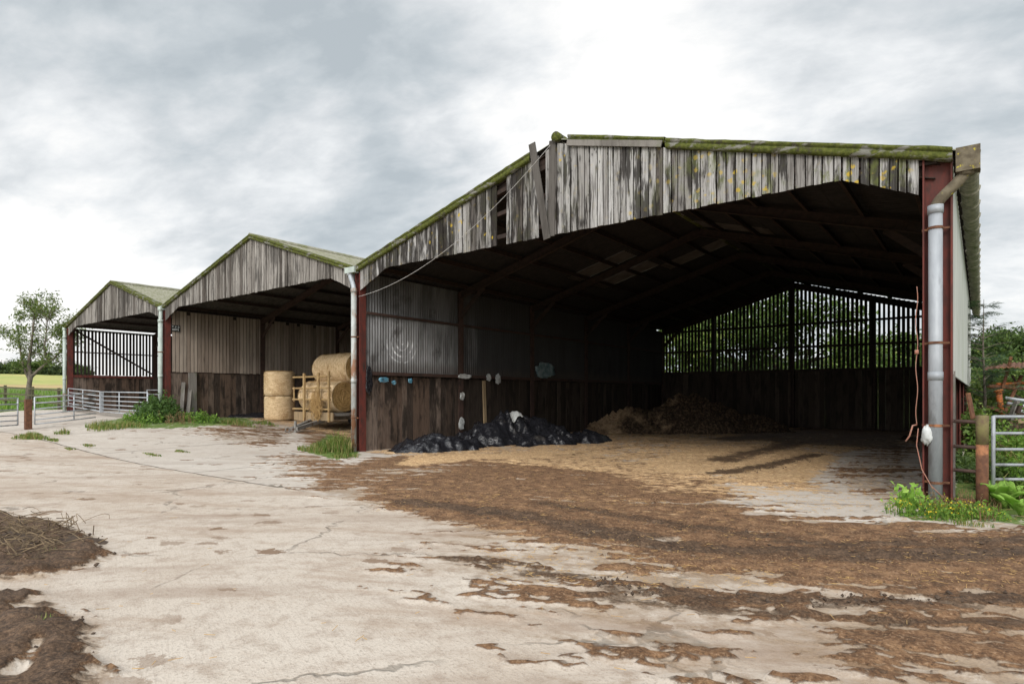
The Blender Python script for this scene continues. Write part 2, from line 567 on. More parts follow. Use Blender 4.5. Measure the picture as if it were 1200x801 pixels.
n2 = t.noise(p, 24., 5, .8)
f = t.math('ADD', t.math('MULTIPLY', n, .6), t.math('MULTIPLY', n2, .4))
c = t.ramp(f, [(.36, (.06, .03, .011)), (.46, (.28, .165, .06)), (.54, (.52, .34, .14)), (.64, (.68, .48, .23))])
t.out(t.principled(c, .9, 0, t.bump(f, 1.0, .05), .2)); M['bale_end'] = m

# black silage plastic
m, t = mat('black_plastic')
p = t.pos()
n = t.noise(t.scale(p, (1, 1, 2)), 5., 5, .6, .6)
dust = t.step(t.noise(p, 2.3, 6, .7), .55, .75)
c = t.mix(t.math('MULTIPLY', dust, .35), (.014, .014, .017), (.11, .095, .075))
t.out(t.principled(c, t.math('ADD', .2, t.math('MULTIPLY', dust, .4)), 0, t.bump(n, .7, .05), .5)); M['black_plastic'] = m

# muck heap
m, t = mat('muck')
p = t.pos(); px_ = t.sep(p)
n = t.noise(p, 9., 7, .75); n2 = t.noise(p, 1.1, 5, .6)
c = t.ramp(n, [(.34, (.016, .011, .008)), (.5, (.052, .034, .021)), (.66, (.20, .13, .08))])
f = t.step(t.math('ADD', n2, t.math('MULTIPLY', t.math('SUBTRACT', -9.9, px_[0]), .10)), .58, .8)
c = t.mix(t.math('MULTIPLY', f, .8), c, t.ramp(n, [(.3, (.24, .15, .085)), (.7, (.50, .35, .21))]))
t.out(t.principled(c, .95, 0, t.bump(n, .9, .08), .2)); M['muck'] = m

# translucent rooflight
m, t = mat('rooflight')
c = t.mix(t.noise(t.pos(), 3, 5, .6), (.07, .058, .048), (.17, .145, .12))
tr = t.new('ShaderNodeBsdfTranslucent'); t.put(tr.inputs[0], c)
dfb = t.new('ShaderNodeBsdfDiffuse'); t.put(dfb.inputs[0], c)
ms = t.new('ShaderNodeMixShader'); ms.inputs[0].default_value = .45
t.l.new(dfb.outputs[0], ms.inputs[2]); t.l.new(tr.outputs[0], ms.inputs[1])
t.out(ms.outputs[0]); M['rooflight'] = m


def leaf(name, cols, trans=.3, rough=.6):
    m, t = mat(name)
    r = t.rnd()
    c = t.ramp(r, [(i / (len(cols) - 1), k) for i, k in enumerate(cols)])
    p = t.principled(c, rough, 0, None, .25)
    tr = t.new('ShaderNodeBsdfTranslucent'); t.put(tr.inputs[0], t.mix(1., c, (1.25, 1.3, .8), 'MULTIPLY'))
    ms = t.new('ShaderNodeMixShader'); ms.inputs[0].default_value = trans
    t.l.new(p, ms.inputs[1]); t.l.new(tr.outputs[0], ms.inputs[2])
    t.out(ms.outputs[0]); M[name] = m


leaf('leaf_ash', [(.07, .11, .03), (.11, .155, .04), (.145, .19, .055), (.19, .20, .07)])
leaf('leaf_mid', [(.035, .065, .018), (.06, .10, .025), (.09, .14, .035), (.12, .17, .045)])
leaf('leaf_far', [(.03, .055, .022), (.05, .078, .03), (.07, .10, .038), (.09, .115, .045)])
leaf('leaf_light', [(.08, .14, .03), (.12, .19, .045), (.17, .23, .06), (.22, .25, .07)])
leaf('leaf_blue', [(.04, .08, .05), (.06, .11, .06), (.085, .14, .07)])
leaf('grass_blade', [(.07, .12, .02), (.10, .17, .03), (.15, .22, .045), (.18, .21, .06), (.27, .23, .09), (.33, .25, .12)])
leaf('nettle', [(.045, .09, .025), (.07, .13, .03), (.10, .17, .045)])
leaf('weed_bright', [(.08, .16, .025), (.13, .24, .035), (.20, .30, .05)])
leaf('dock', [(.22, .40, .07), (.28, .47, .09), (.34, .48, .11)], .4)
leaf('dry_stem', [(.20, .13, .07), (.28, .2, .1), (.16, .09, .05)])
leaf('flower_yellow', [(.55, .42, .03), (.65, .5, .05)], .2)
leaf('hedge', [(.03, .05, .015), (.05, .075, .02), (.07, .095, .03)])

# ------------------------------------------------------------------ ground
def axis(segs):
    out = []
    for a, b, st in segs:
        n = max(1, int(round((b - a) / st)))
        out += list(np.linspace(a, b, n, endpoint=False))
    out.append(segs[-1][1])
    return np.array(out)


ax = axis([(-700, -200, 25), (-200, -90, 5), (-90, -42, 1.2), (-42, -30, .35), (-30, -14, .16), (-14, -9, .08), (-9, 3.6, .042), (3.6, 8, .25), (8, 30, 1.0), (30, 100, 5), (100, 500, 25)])
ay = axis([(-200, -20, 15), (-20, 0, 1.5), (0, 1, .2), (1, 9, .042), (9, 11.6, .06), (11.6, 22, .15), (22, 32, .3), (32, 60, 1.2), (60, 160, 6), (160, 900, 30)])
GX, GY = np.meshgrid(ax, ay, indexing='ij')
GZ = gz(GX, GY)

mud = np.zeros(GX.shape); straw = np.zeros(GX.shape); dark = np.zeros(GX.shape)
grass = np.zeros(GX.shape); gold = np.zeros(GX.shape); sand = np.zeros(GX.shape)
near = (GX > -45) & (GX < 12) & (GY > -2) & (GY < 34)
x = GX[near]; y = GY[near]
A = pmask(x, y, [(385, 552), (445, 537), (520, 530), (700, 533), (830, 560), (870, 585), (1010, 612), (1100, 616), (1330, 620), (1330, 722), (1100, 704), (940, 686), (820, 672), (720, 655), (640, 640), (560, 622), (500, 602), (430, 588), (370, 572)], 1.0)
A = A * 1.08
win = pmask(x, y, [(835, 585), (930, 578), (985, 568), (1055, 590), (1045, 612), (960, 616), (870, 604)], .35)
win2 = pmask(x, y, [(395, 562), (430, 549), (560, 543), (560, 549), (480, 560), (440, 572), (400, 580)], .4)
win3 = pmask(x, y, [(600, 632), (760, 622), (830, 634), (800, 646), (690, 648), (620, 642)], .4)
win4 = pmask(x, y, [(1060, 622), (1150, 616), (1180, 628), (1120, 636), (1060, 632)], .35)
win5 = pmask(x, y, [(820, 683), (900, 674), (990, 690), (960, 706), (850, 702)], .5)
A = A * (1 - .62 * win) * (1 - .42 * win2) * (1 - .40 * win3) * (1 - .5 * win4)
B = pmask(x, y, [(590, 640), (720, 650), (900, 668), (1330, 690), (1330, 860), (1080, 860), (960, 780), (840, 730), (700, 690)], 1.8) * .67
B2 = pmask(x, y, [(980, 690), (1330, 680), (1330, 860), (1130, 860), (1040, 760)], 1.6) * .74
C0 = pmask(x, y, [(480, 625), (620, 640), (840, 720), (960, 800), (980, 860), (760, 860), (640, 740), (520, 680)], 1.6) * .43
md = np.maximum.reduce([A, B * (1 - .35 * win5), B2, C0])
L1 = pmask(x, y, [(-120, 600), (0, 606), (60, 612), (100, 630), (128, 650), (95, 664), (50, 676), (-120, 692)], .30)
L2 = pmask(x, y, [(-150, 700), (0, 694), (50, 696), (62, 716), (100, 734), (108, 765), (100, 830), (-60, 860), (-260, 860)], .30)
L2 = L2 * (1 - .8 * pmask(x, y, [(8, 712), (38, 704), (44, 716), (18, 722)], .15)) * (1 - .8 * pmask(x, y, [(10, 790), (28, 770), (44, 752), (50, 760), (34, 790), (20, 801)], .12))
md = np.maximum.reduce([md, L1, L2])
Yd = pmask(x, y, [(225, 503), (290, 494), (350, 502), (345, 520), (300, 523), (240, 512)], 1.2) * .5
Yd2 = pmask(x, y, [(320, 535), (380, 528), (430, 552), (395, 575), (330, 560)], 1.2) * .48
Yd3 = pmask(x, y, [(350, 500), (415, 492), (415, 520), (360, 522)], .8) * .85
md = np.maximum.reduce([md, Yd, Yd2, Yd3])
inbarn = np.clip(np.minimum(np.minimum(x + 13.9, -.35 - x), np.minimum(y - 10.6, 31.5 - y)) / .6 + .3, 0, 1)
inmid = np.clip(np.minimum(np.minimum(x + 25.9, -13.9 - x), np.minimum(y - 12.2, 31.5 - y)) / 1.2, 0, 1)
st = inbarn * .66
st = np.maximum(st, .98 * pmask(x, y, [(740, 540), (800, 525), (900, 522), (1000, 535), (1005, 560), (930, 570), (840, 560), (760, 556)], 1.2))
st = np.maximum(st, .60 * pmask(x, y, [(690, 555), (760, 530), (1000, 520), (1010, 580), (860, 590), (740, 580)], 1.5))
st = np.maximum(st, .78 * pmask(x, y, [(455, 545), (480, 534), (560, 531), (720, 526), (720, 536), (560, 540), (480, 549)], .6))
st = np.maximum(st, .40 * pmask(x, y, [(560, 560), (760, 570), (1000, 640), (900, 655), (720, 630), (600, 600)], 2.))
rc = pmask(x, y, [(955, 560), (1000, 530), (1074, 520), (1080, 600), (1040, 605)], .8)      # bare concrete by the near post
st = st * (1 - .75 * rc)
st = np.maximum(st, inmid * .62)
md = np.maximum(md, inbarn * .55 * (1 - .9 * rc)); md = np.maximum(md, inmid * .55)
md = np.maximum(md, rc * inbarn * .45)
dk = np.zeros_like(x)
for line, wd, k in [([(480, 590), (600, 604), (720, 628), (820, 646), (1000, 652), (1330, 648)], .50, .85),
                    ([(640, 592), (800, 618), (960, 640), (1330, 634)], .40, .7),
                    ([(540, 655), (700, 682), (820, 703), (1000, 706), (1330, 700)], .34, .66),
                    ([(700, 700), (860, 716), (1050, 730), (1330, 738)], .30, .6),
                    ([(760, 590), (900, 600), (960, 630)], .25, .5),
                    ([(840, 556), (900, 546), (960, 533)], .45, .9), ([(845, 540), (930, 520), (1070, 508)], .8, .85),
                    ([(660, 535), (760, 520), (880, 505)], .6, .55), ([(860, 515), (1000, 503), (1080, 496)], 1.5, .95)]:
    dk = np.maximum(dk, lmask(x, y, line, wd) ** .6 * k)
dk = np.maximum(dk, .95 * np.maximum(L1, L2))
dk = np.maximum(dk, .72 * pmask(x, y, [(845, 508), (1000, 493), (1078, 496), (1078, 532), (985, 524), (905, 522)], 1.5))
dk = np.maximum(dk, Yd * .95)
dk = np.maximum(dk, .5 * pmask(x, y, [(520, 590), (700, 600), (900, 650), (1330, 640), (1330, 670), (900, 668), (700, 645)], 1.2))
md = np.maximum(md, dk * .95 * (dk > .3))
mud[near] = md; straw[near] = st; dark[near] = dk
# grass
gr = sstep(GX, -.5, -.2) * sstep(GY - 10.95 - .55 * np.sin(GX * 1.7) * .3, -.9, -.2)
gr = np.maximum(gr, sstep(GY, 31.6, 33))
gr = np.maximum(gr, sstep(-GX, 40.5, 42))
gr = np.maximum(gr, sstep(-GY, 10, 12))
gr = np.maximum(gr, sstep(GX, 9, 11))
sub = pmask(x, y, [(110, 495), (180, 482), (300, 490), (305, 498), (200, 503), (115, 503)], .8) * .62
sub = np.maximum(sub, pmask(x, y, [(352, 528), (385, 508), (424, 520), (424, 534), (395, 540)], .6) * .8)
sub = np.maximum(sub, pmask(x, y, [(1045, 600), (1080, 585), (1230, 575), (1230, 620), (1140, 612), (1060, 612)], .4) * .58)
gr[near] = np.maximum(gr[near], sub)
grass[:] = gr
u = -GX - 41 + 6 * (fbm(GX * .02, GY * .02, 3, 5) - .5)
gold = sstep(u, 56, 62) * (1 - sstep(u, 150, 170))
sand = sstep(u, 41, 46) * (1 - sstep(u, 57, 62))

# real relief: churned mud, ruts, crust; the mud is a layer with a thickness and its edge is broken by the wheels' streaks
zz = np.zeros_like(x)
cosy, siny = math.cos(R(YAW)), math.sin(R(YAW))
su = x * cosy + y * siny; sv = -x * siny + y * cosy
rough = fbm(su * 2.2, sv * 7.0, 4, 3) - .5
lump = fbm(x * 9, y * 9, 3, 9) - .5
wx = x + .25 * (fbm(x * 1.1, y * 1.1, 3, 301) - .5); wy = y + .25 * (fbm(x * 1.1, y * 1.1, 3, 302) - .5)
wu = wx * cosy + wy * siny; wv = -wx * siny + wy * cosy
ca, sa = math.cos(R(YAW - 17)), math.sin(R(YAW - 17))
wu2 = wx * ca + wy * sa; wv2 = -wx * sa + wy * ca
slant = sstep(sv, 7.2, 5.6)
b1 = fbm(wu * 1.2, wv * 5.5, 6, 303, .66); b2_ = fbm(wu2 * 1.9, wv2 * 7.5, 6, 304, .70)
brk = ((b1 * (1 - slant) + b2_ * slant) - .5) * 2.9
hard = np.maximum(L1, L2)
rawm = np.zeros(GX.shape); rawm[near] = np.clip(md, 0, 1)
mk = sstep(md + brk * np.where(hard > .2, .35, 1.0), .44, .62) * (md > .02)
md = .25 * md + .75 * mk
mud[near] = md
zz += mk * (.014 + .045 * np.clip(rough + .18, 0, 1) + .03 * lump)
tread = np.sin((su * 1.0 + np.abs(((sv * 3.3) % 1) - .5) * .35) * 2 * math.pi / .17)
zz += dk * mk * (.05 * lump + .05 * (np.abs(fbm(su * 3.1, sv * 11, 3, 31) - .5)) + .012 * tread * (dk < .9) * (y < 9))
zz += np.maximum(L1, 0) * (.10 * fbm(x * 3, y * 3, 4, 12) * np.clip(L1, 0, 1)) + L2 * .05 * fbm(x * 4, y * 4, 4, 14)
zz += st * .02 * fbm(x * 8, y * 8, 3, 22)
zz = np.clip(zz, -.015, .3)
GZ[near] += zz
nfar = grass * (fbm(GX * .9, GY * .9, 3, 41) - .5) * .10
GZ += nfar
GZ += np.where(np.hypot(GX, GY) > 120, (fbm(GX * .012, GY * .012, 3, 77) - .5) * 2.0, 0)

n_, m_ = GX.shape
co = np.stack([GX, GY, GZ], -1).reshape(-1, 3)
idx = np.arange(n_ * m_).reshape(n_, m_)
q = np.stack([idx[:-1, :-1], idx[1:, :-1], idx[1:, 1:], idx[:-1, 1:]], -1).reshape(-1, 4)
me = bpy.data.meshes.new('ground')
me.vertices.add(len(co)); me.vertices.foreach_set('co', co.ravel())
me.loops.add(q.size); me.loops.foreach_set('vertex_index', q.ravel().astype(np.int32))
me.polygons.add(len(q)); me.polygons.foreach_set('loop_start', np.arange(0, q.size, 4, dtype=np.int32))
me.polygons.foreach_set('loop_total', np.full(len(q), 4, np.int32))
me.polygons.foreach_set('use_smooth', np.ones(len(q), bool))
me.update(calc_edges=True)
for nm, chs in (('soil', (mud, straw, dark)), ('turf', (grass, gold, sand))):
    at_ = me.attributes.new(nm, 'FLOAT_COLOR', 'POINT')
    arr = np.ones((len(co), 4), np.float32)
    for k, ch in enumerate(chs):
        arr[:, k] = ch.ravel()
    if nm == 'soil':
        arr[:, 3] = rawm.ravel()
    at_.data.foreach_set('color', arr.ravel())
ground = bpy.data.objects.new('ground', me); COL.objects.link(ground)
tag(ground, 'pale concrete yard smeared with brown mud and straw', None, None, 'structure')

m, t = mat('ground')
p = t.pos()
soil_ = t.attr('soil'); s1 = soil_.outputs['Color']; rawA = soil_.outputs['Alpha']; s2 = t.attr('turf').outputs['Color']
def rgb(c):
    n = t.new('ShaderNodeSeparateColor'); t.put(n.inputs[0], c); return n.outputs
mudA, strawA, darkA = rgb(s1)[:3]
grassA, goldA, sandA = rgb(s2)[:3]
pr = t.rotz(p, R(-YAW + 12))
streak = t.scale(pr, (.26, 1.0, 1.0))
nA = t.noise(streak, 4.6, 9, .70, .5)           # streaked along the wheel tracks
nB = t.noise(p, 5.5, 8, .7)
nC = t.noise(p, 38., 4, .7)
nD = t.noise(p, .8, 4, .6)
nBig = t.noise(p, .22, 3, .5)
# concrete
conc = t.mix(t.step(nD, .3, .7), (.42, .345, .275), (.50, .43, .36))
conc = t.mix(t.step(nBig, .42, .62, 0, .7), conc, (.53, .468, .40))
conc = t.mix(t.step(nB, .46, .66, 0, .5), conc, (.27, .20, .15))
conc = t.mix(t.step(nC, .50, .68, 0, .55), conc, (.22, .175, .135))
conc = t.mix(t.step(t.noise(p, 120., 2, .6), .52, .70, 0, .5), conc, (.56, .52, .48))
broom = t.noise(t.scale(t.rotz(p, R(20)), (3., 60., 1.)), 1.0, 3, .6)
conc = t.mix(t.step(broom, .52, .70, 0, .38), conc, (.33, .27, .22))
stain = t.step(t.noise(t.vmath('ADD', streak, (4, 7, 0)), 1.3, 7, .7), .48, .66, 0, .55)
conc = t.mix(stain, conc, (.27, .185, .125))
st2 = t.step(t.noise(t.vmath('ADD', t.scale(t.rotz(p, R(-YAW - 8)), (.22, 1.4, 1)), (14, 3, 0)), .8, 6, .65), .50, .66, 0, .5)
conc = t.mix(st2, conc, (.27, .20, .15))
# slab joints
a0 = unproj(49, 515); a1 = unproj(263, 560)
dv = (a1 - a0); dv.z = 0; dv.normalize(); nv = Vector((-dv.y, dv.x, 0))
wob = t.math('MULTIPLY', t.math('SUBTRACT', t.noise(p, 2., 4), .5), .12)
dj = t.math('ADD', t.math('SUBTRACT', t.vmath('DOT_PRODUCT', p, tuple(nv)), a0.dot(nv)), wob)
al = t.vmath('DOT_PRODUCT', p, tuple(dv))
j1 = t.step(t.math('ABSOLUTE', dj), .035, .012)
j1 = t.math('MULTIPLY', j1, t.step(t.sep(p)[0], -8.5, -9.5))
conc = t.mix(t.step(dj, -.05, .05, 0, .35), conc, (.48, .455, .42))
md5 = t.math('ABSOLUTE', t.math('SUBTRACT', t.math('FRACT', t.math('DIVIDE', al, 5.1)), .5))
j2 = t.math('MULTIPLY', t.step(md5, .006, .0025), t.step(dj, .0, .1))
j2 = t.math('MULTIPLY', j2, t.step(t.sep(p)[0], -8.5, -9.5))
jt = t.math('MAXIMUM', j1, j2)
# crack network
crk = t.voro(t.vmath('ADD', t.scale(p, (1, 1, 0)), t.scale(t.noise(p, 1.6, 4, .6, 0, 'Color'), (.8, .8, 0))), .38, 'DISTANCE_TO_EDGE')
crk = t.math('MULTIPLY', t.step(crk, .012, .003), t.step(nD, .44, .56))
jt = t.math('MAXIMUM', jt, t.math('MULTIPLY', crk, .6))
conc = t.mix(t.math('MULTIPLY', jt, .85), conc, (.09, .075, .055))
# dung spots scattered on the bare concrete
vs = t.new('ShaderNodeTexVoronoi'); t.put(vs.inputs['Vector'], t.vmath('ADD', t.scale(pr, (.8, 1.2, 0)), t.scale(t.noise(p, 4., 6, .75, 0, 'Color'), (.55, .55, 0)))); vs.inputs['Scale'].default_value = 3.0
szr = rgb(vs.outputs['Color'])
rr = t.math('MULTIPLY', t.step(szr[0], .60, 1.0), .40)
spot = t.step(t.math('SUBTRACT', vs.outputs['Distance'], rr), .02, -.03)
spot = t.math('MULTIPLY', spot, t.step(t.noise(p, .45, 3, .5), .38, .50))
conc = t.mix(t.math('MULTIPLY', spot, t.math('ADD', .45, t.math('MULTIPLY', szr[1], .5))), conc, (.165, .098, .055))
# mud
mudf = t.math('ADD', mudA, t.math('ADD', t.math('MULTIPLY', t.math('SUBTRACT', nA, .5), 1.1), t.math('MULTIPLY', t.math('SUBTRACT', nB, .5), 1.1)))
mudm = t.step(mudf, .42, .72)
thin = t.math('ADD', rawA, t.math('ADD', t.math('MULTIPLY', t.math('SUBTRACT', nA, .5), 1.5), t.math('MULTIPLY', t.math('SUBTRACT', nB, .5), .9)))
thin = t.math('MULTIPLY', t.step(thin, .20, .62), .74)
mudc = t.ramp(nB, [(.32, (.062, .033, .017)), (.5, (.148, .078, .039)), (.66, (.27, .155, .08))])
mudc = t.mix(t.step(nC, .52, .66, 0, .7), mudc, (.33, .215, .13))
mudc = t.mix(t.step(nC, .48, .34, 0, .8), mudc, (.045, .027, .017))
c = t.mix(thin, conc, t.ramp(nC, [(.35, (.16, .102, .057)), (.55, (.26, .178, .108)), (.7, (.38, .29, .20))]))
c = t.mix(mudm, c, mudc)
# straw
fib = t.noise(t.scale(t.rotz(p, R(25)), (9., 40., 9.)), 1., 4, .7)
fib2 = t.noise(t.scale(t.rotz(p, R(-50)), (9., 40., 9.)), 1., 4, .7)
fb = t.math('MAXIMUM', fib, fib2)
strc = t.ramp(fb, [(.40, (.23, .135, .065)), (.55, (.55, .355, .185)), (.70, (.80, .60, .36))])
strf = t.math('ADD', strawA, t.math('ADD', t.math('MULTIPLY', t.math('SUBTRACT', nA, .5), 1.1), t.math('MULTIPLY', t.math('SUBTRACT', nB, .5), 1.0)))
strm = t.step(strf, .48, .72)
c = t.mix(t.math('MULTIPLY', strm, .92), c, strc)
# dark wet muck
dkf = t.math('ADD', darkA, t.math('ADD', t.math('MULTIPLY', t.math('SUBTRACT', nA, .5), 1.3), t.math('MULTIPLY', t.math('SUBTRACT', nB, .5), 1.0)))
dkm = t.step(dkf, .45, .75)
dkc = t.ramp(t.math('ADD', t.math('MULTIPLY', nC, .6), t.math('MULTIPLY', nB, .4)), [(.36, (.028, .018, .012)), (.47, (.066, .040, .024)), (.56, (.12, .074, .045)), (.66, (.20, .126, .078))])
c = t.mix(t.math('MULTIPLY', dkm, .93), c, dkc)
# turf
gf = t.step(t.math('ADD', grassA, t.math('MULTIPLY', t.math('SUBTRACT', nB, .5), 1.1)), .42, .58)
gc = t.ramp(t.noise(p, 1.7, 8, .75), [(.3, (.05, .085, .018)), (.5, (.10, .15, .03)), (.7, (.16, .19, .05))])
c = t.mix(gf, c, gc)
gc2 = t.mix(t.step(t.noise(t.scale(p, (.3, 1., 1)), .25, 5, .6), .35, .65), (.40, .37, .13), (.30, .33, .10))
c = t.mix(goldA, c, gc2)
c = t.mix(t.math('MULTIPLY', sandA, .85), c, (.47, .34, .17))
hgt = t.math('ADD', t.math('MULTIPLY', mudm, t.math('ADD', .35, nB)), t.math('ADD', t.math('MULTIPLY', nC, .35), t.math('MULTIPLY', jt, -.6)))
hgt = t.math('ADD', hgt, t.math('MULTIPLY', dkm, t.math('MULTIPLY', nB, 1.2)))
rg = t.math('SUBTRACT', .92, t.math('MULTIPLY', dkm, .22))
t.out(t.principled(c, rg, 0, t.bump(hgt, .85, .03), .25))
me.materials.append(m)

# ------------------------------------------------------------------ the three sheds
YF, YB, ZE = 10.95, 31.3, 5.1
BAY = (YB - YF) / 5
PY = [YF + BAY * k for k in range(6)]


def roofline(x0, x1, xr, zr, X):
    return ZE + (zr - ZE) * ((X - x0) / (xr - x0) if X < xr else (x1 - X) / (x1 - xr))


def corr_sheet(mb, a, b, c0, c1, pitch=.146, amp=.022, nseg=6, thick=.009, nrm=None, rows=1):
    """corrugated sheet: from edge line a..b (along the corrugations) repeated from offset c0 to c1 (vectors added across); closed"""
    a = Vector(a); b = Vector(b); c0 = Vector(c0); c1 = Vector(c1)
    L = (c1 - c0).length
    n = max(2, int(L / pitch * nseg))
    nr = Vector(nrm).normalized() if nrm else (b - a).cross(c1 - c0).normalized()
    top = []; bot = []
    for i in range(n + 1):
        u = i / n
        off = c0.lerp(c1, u)
        h = amp * math.sin(2 * math.pi * u * L / pitch)
        for r_ in range(rows + 1):
            q_ = a.lerp(b, r_ / rows)
            top.append(q_ + off + nr * (h + thick)); bot.append(q_ + off + nr * h)
    b0 = len(mb.v); k = rows + 1; N = len(top); f0 = len(mb.f)
    mb.v += [tuple(v) for v in top] + [tuple(v) for v in bot]
    for i in range(n):
        for r_ in range(rows):
            p0 = b0 + i * k + r_
            mb.f.append((p0, p0 + 1, p0 + k + 1, p0 + k))
            mb.f.append((p0 + N, p0 + N + k, p0 + N + k + 1, p0 + N + 1))
        for r_ in (0, rows):
            p0 = b0 + i * k + r_
            mb.f.append((p0, p0 + k, p0 + N + k, p0 + N) if r_ == 0 else (p0, p0 + N, p0 + N + k, p0 + k))
    for i in (0, n):
        for r_ in range(rows):
            p0 = b0 + i * k + r_
            mb.f.append((p0, p0 + N, p0 + N + 1, p0 + 1))
    if (b - a).cross(c1 - c0).dot(nr) < 0:
        mb.f[f0:] = [f[::-1] for f in mb.f[f0:]]


def hpost(x, y, z0, z1, w=.20, d=.22, part='post', material='red_steel', parent=None, flange='x'):
    mb = MB(); tk = .022
    if flange == 'x':      # flanges face +-x
        mb.box((x - w / 2, y - d / 2, z0), (x - w / 2 + tk, y + d / 2, z1))
        mb.box((x + w / 2 - tk, y - d / 2, z0), (x + w / 2, y + d / 2, z1))
        mb.box((x - w / 2 + tk, y - .008, z0), (x + w / 2 - tk, y + .008, z1))
    else:
        mb.box((x - w / 2, y - d / 2, z0), (x + w / 2, y - d / 2 + tk, z1))
        mb.box((x - w / 2, y + d / 2 - tk, z0), (x + w / 2, y + d / 2, z1))
        mb.box((x - .008, y - d / 2 + tk, z0), (x + .008, y + d / 2 - tk, z1))
    return mb.build(part, M[material], parent)


def ibeam(mb, a, b, w, h, tk=.016):
    a = Vector(a); b = Vector(b); d = (b - a).normalized()
    side = d.cross(Vector((0, 0, 1))).normalized(); u = side.cross(d)
    mb.bar(a + u * (h / 2 - tk / 2), b + u * (h / 2 - tk / 2), w, tk)
    mb.bar(a - u * (h / 2 - tk / 2), b - u * (h / 2 - tk / 2), w, tk)
    mb.bar(a, b, tk * .8, h - 2 * tk)


def gable(parent, x0, x1, xr, zr, material, zb=5.0, zend=4.45, skip=(), wmean=.15, y=YF - .12):
    mb = MB(); X = x0 + .12
    while X < x1 - .15:
        wd = wmean * random.uniform(.72, 1.2)
        cx = X + wd / 2
        if not any(a < cx < b for a, b in skip):
            jit = random.uniform(-.012, .012)
            zcut = lambda q: zend + (zb - zend) * max(0, min((q - x0) / 1.25, (x1 - q) / 1.25, 1)) + jit
            zl = zcut(cx); zla, zlb = zcut(X), zcut(X + wd)
            slope = (zr - ZE) / (xr - x0) if cx < xr else -(zr - ZE) / (x1 - xr)
            zt = roofline(x0, x1, xr, zr, cx) - .07
            dz = slope * wd / 2
            yo = random.uniform(-.010, .010); g = random.uniform(.014, .030)
            a, b = X + g / 2, X + wd - g / 2
            ln = random.uniform(-.006, .006)
            if zt - abs(dz) > zl + .02:
                mb.add([(a + ln, y + yo, zla), (b + ln, y + yo, zlb), (b + ln, y + yo + .022, zlb), (a + ln, y + yo + .022, zla),
                        (a, y + yo, zt - dz), (b, y + yo, zt + dz), (b, y + yo + .022, zt + dz), (a, y + yo + .022, zt - dz)],
                       [(0, 3, 2, 1), (4, 5, 6, 7), (0, 1, 5, 4), (1, 2, 6, 5), (2, 3, 7, 6), (3, 0, 4, 7)])
        X += wd
    return mb.build('gable_boarding', M[material], parent)


def verge(parent, xa, za, xb, zb, y=YF - .16, r=.085, lip=.12, t0=0., t1=1.):
    """mossy roll along the roof's front edge with a lip hanging below it; the moss makes its outline uneven"""
    mb = MB(); n = max(6, int(abs(xb - xa) * abs(t1 - t0) * 9)); P = []
    for i in range(n + 1):
        u = t0 + (t1 - t0) * i / n
        X = xa + (xb - xa) * u; Z = za + (zb - za) * u
        row = []
        prof = [(.10, -lip), (-.035, -lip)]
        prof += [(-.04, -.02), (-.015, -.012), (-.02, .004), (-.045, .02), (-.042, .055), (-.02, .075)]
        prof += [(.06, .085), (.22, .08)]
        for k, (dy, dz) in enumerate(prof):
            nn = .5 * (float(fbm(X * 6 + k * 3.1, k * 1.7 + Z, 3, 51)) - .5)
            row.append((X, y + dy - .035 * nn, Z + dz + .035 * nn))
        P.append(row)
    mb.grid(np.array(P))
    # closed under-side
    a = [p[0] for p in P]; b = [p[-1] for p in P]
    mb.grid(np.array([[p, q_] for p, q_ in zip(b, a)]))
    return mb.build('verge_roll', M['moss_roll'], parent, smooth=True)


def roof_slope(parent, x0, z0, x1, z1, ya, yb, name='roof_sheet', lights=(), rows=3, colw=.93, top='mossy_roof', under='roof_underside'):
    """sheets laid in rows; rooflights are sheets of their own"""
    mb = MB(); ncol = int(round((yb - ya) / colw)); cw = (yb - ya) / ncol
    slope_n = Vector((-(z1 - z0), 0, (x1 - x0))).normalized()
    if slope_n.z < 0:
        slope_n = -slope_n
    lightobs = []
    for r_ in range(rows):
        a = Vector((x0 + (x1 - x0) * r_ / rows, 0, z0 + (z1 - z0) * r_ / rows))
        b = Vector((x0 + (x1 - x0) * ((r_ + 1) / rows + (.025 if r_ < rows - 1 else 0)), 0, z0 + (z1 - z0) * ((r_ + 1) / rows + (.025 if r_ < rows - 1 else 0))))
        lift = slope_n * (.012 * (rows - r_))
        lift2 = slope_n * (.012 * (rows - r_))
        start = 0
        cols = [k for (rr_, k) in lights if rr_ == r_]
        k = 0
        while k < ncol:
            if k in cols:
                lm = MB(); corr_sheet(lm, a + lift, b + lift, (0, ya + cw * k, 0), (0, ya + cw * (k + 1), 0), nrm=slope_n, thick=.004)
                lightobs.append(lm); k += 1; continue
            e = k
            while e < ncol and e not in cols:
                e += 1
            corr_sheet(mb, a + lift, b + lift, (0, ya + cw * k, 0), (0, ya + cw * e, 0), nrm=slope_n)
            k = e
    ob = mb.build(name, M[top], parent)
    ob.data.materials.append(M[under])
    # faces that look down carry the dirty underside, with interior shade in its colour
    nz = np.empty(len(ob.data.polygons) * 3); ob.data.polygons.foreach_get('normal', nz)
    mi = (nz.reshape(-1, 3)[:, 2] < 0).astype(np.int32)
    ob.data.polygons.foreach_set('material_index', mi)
    for lm in lightobs:
        lm.build('rooflight', M['rooflight'], ob)
    return ob


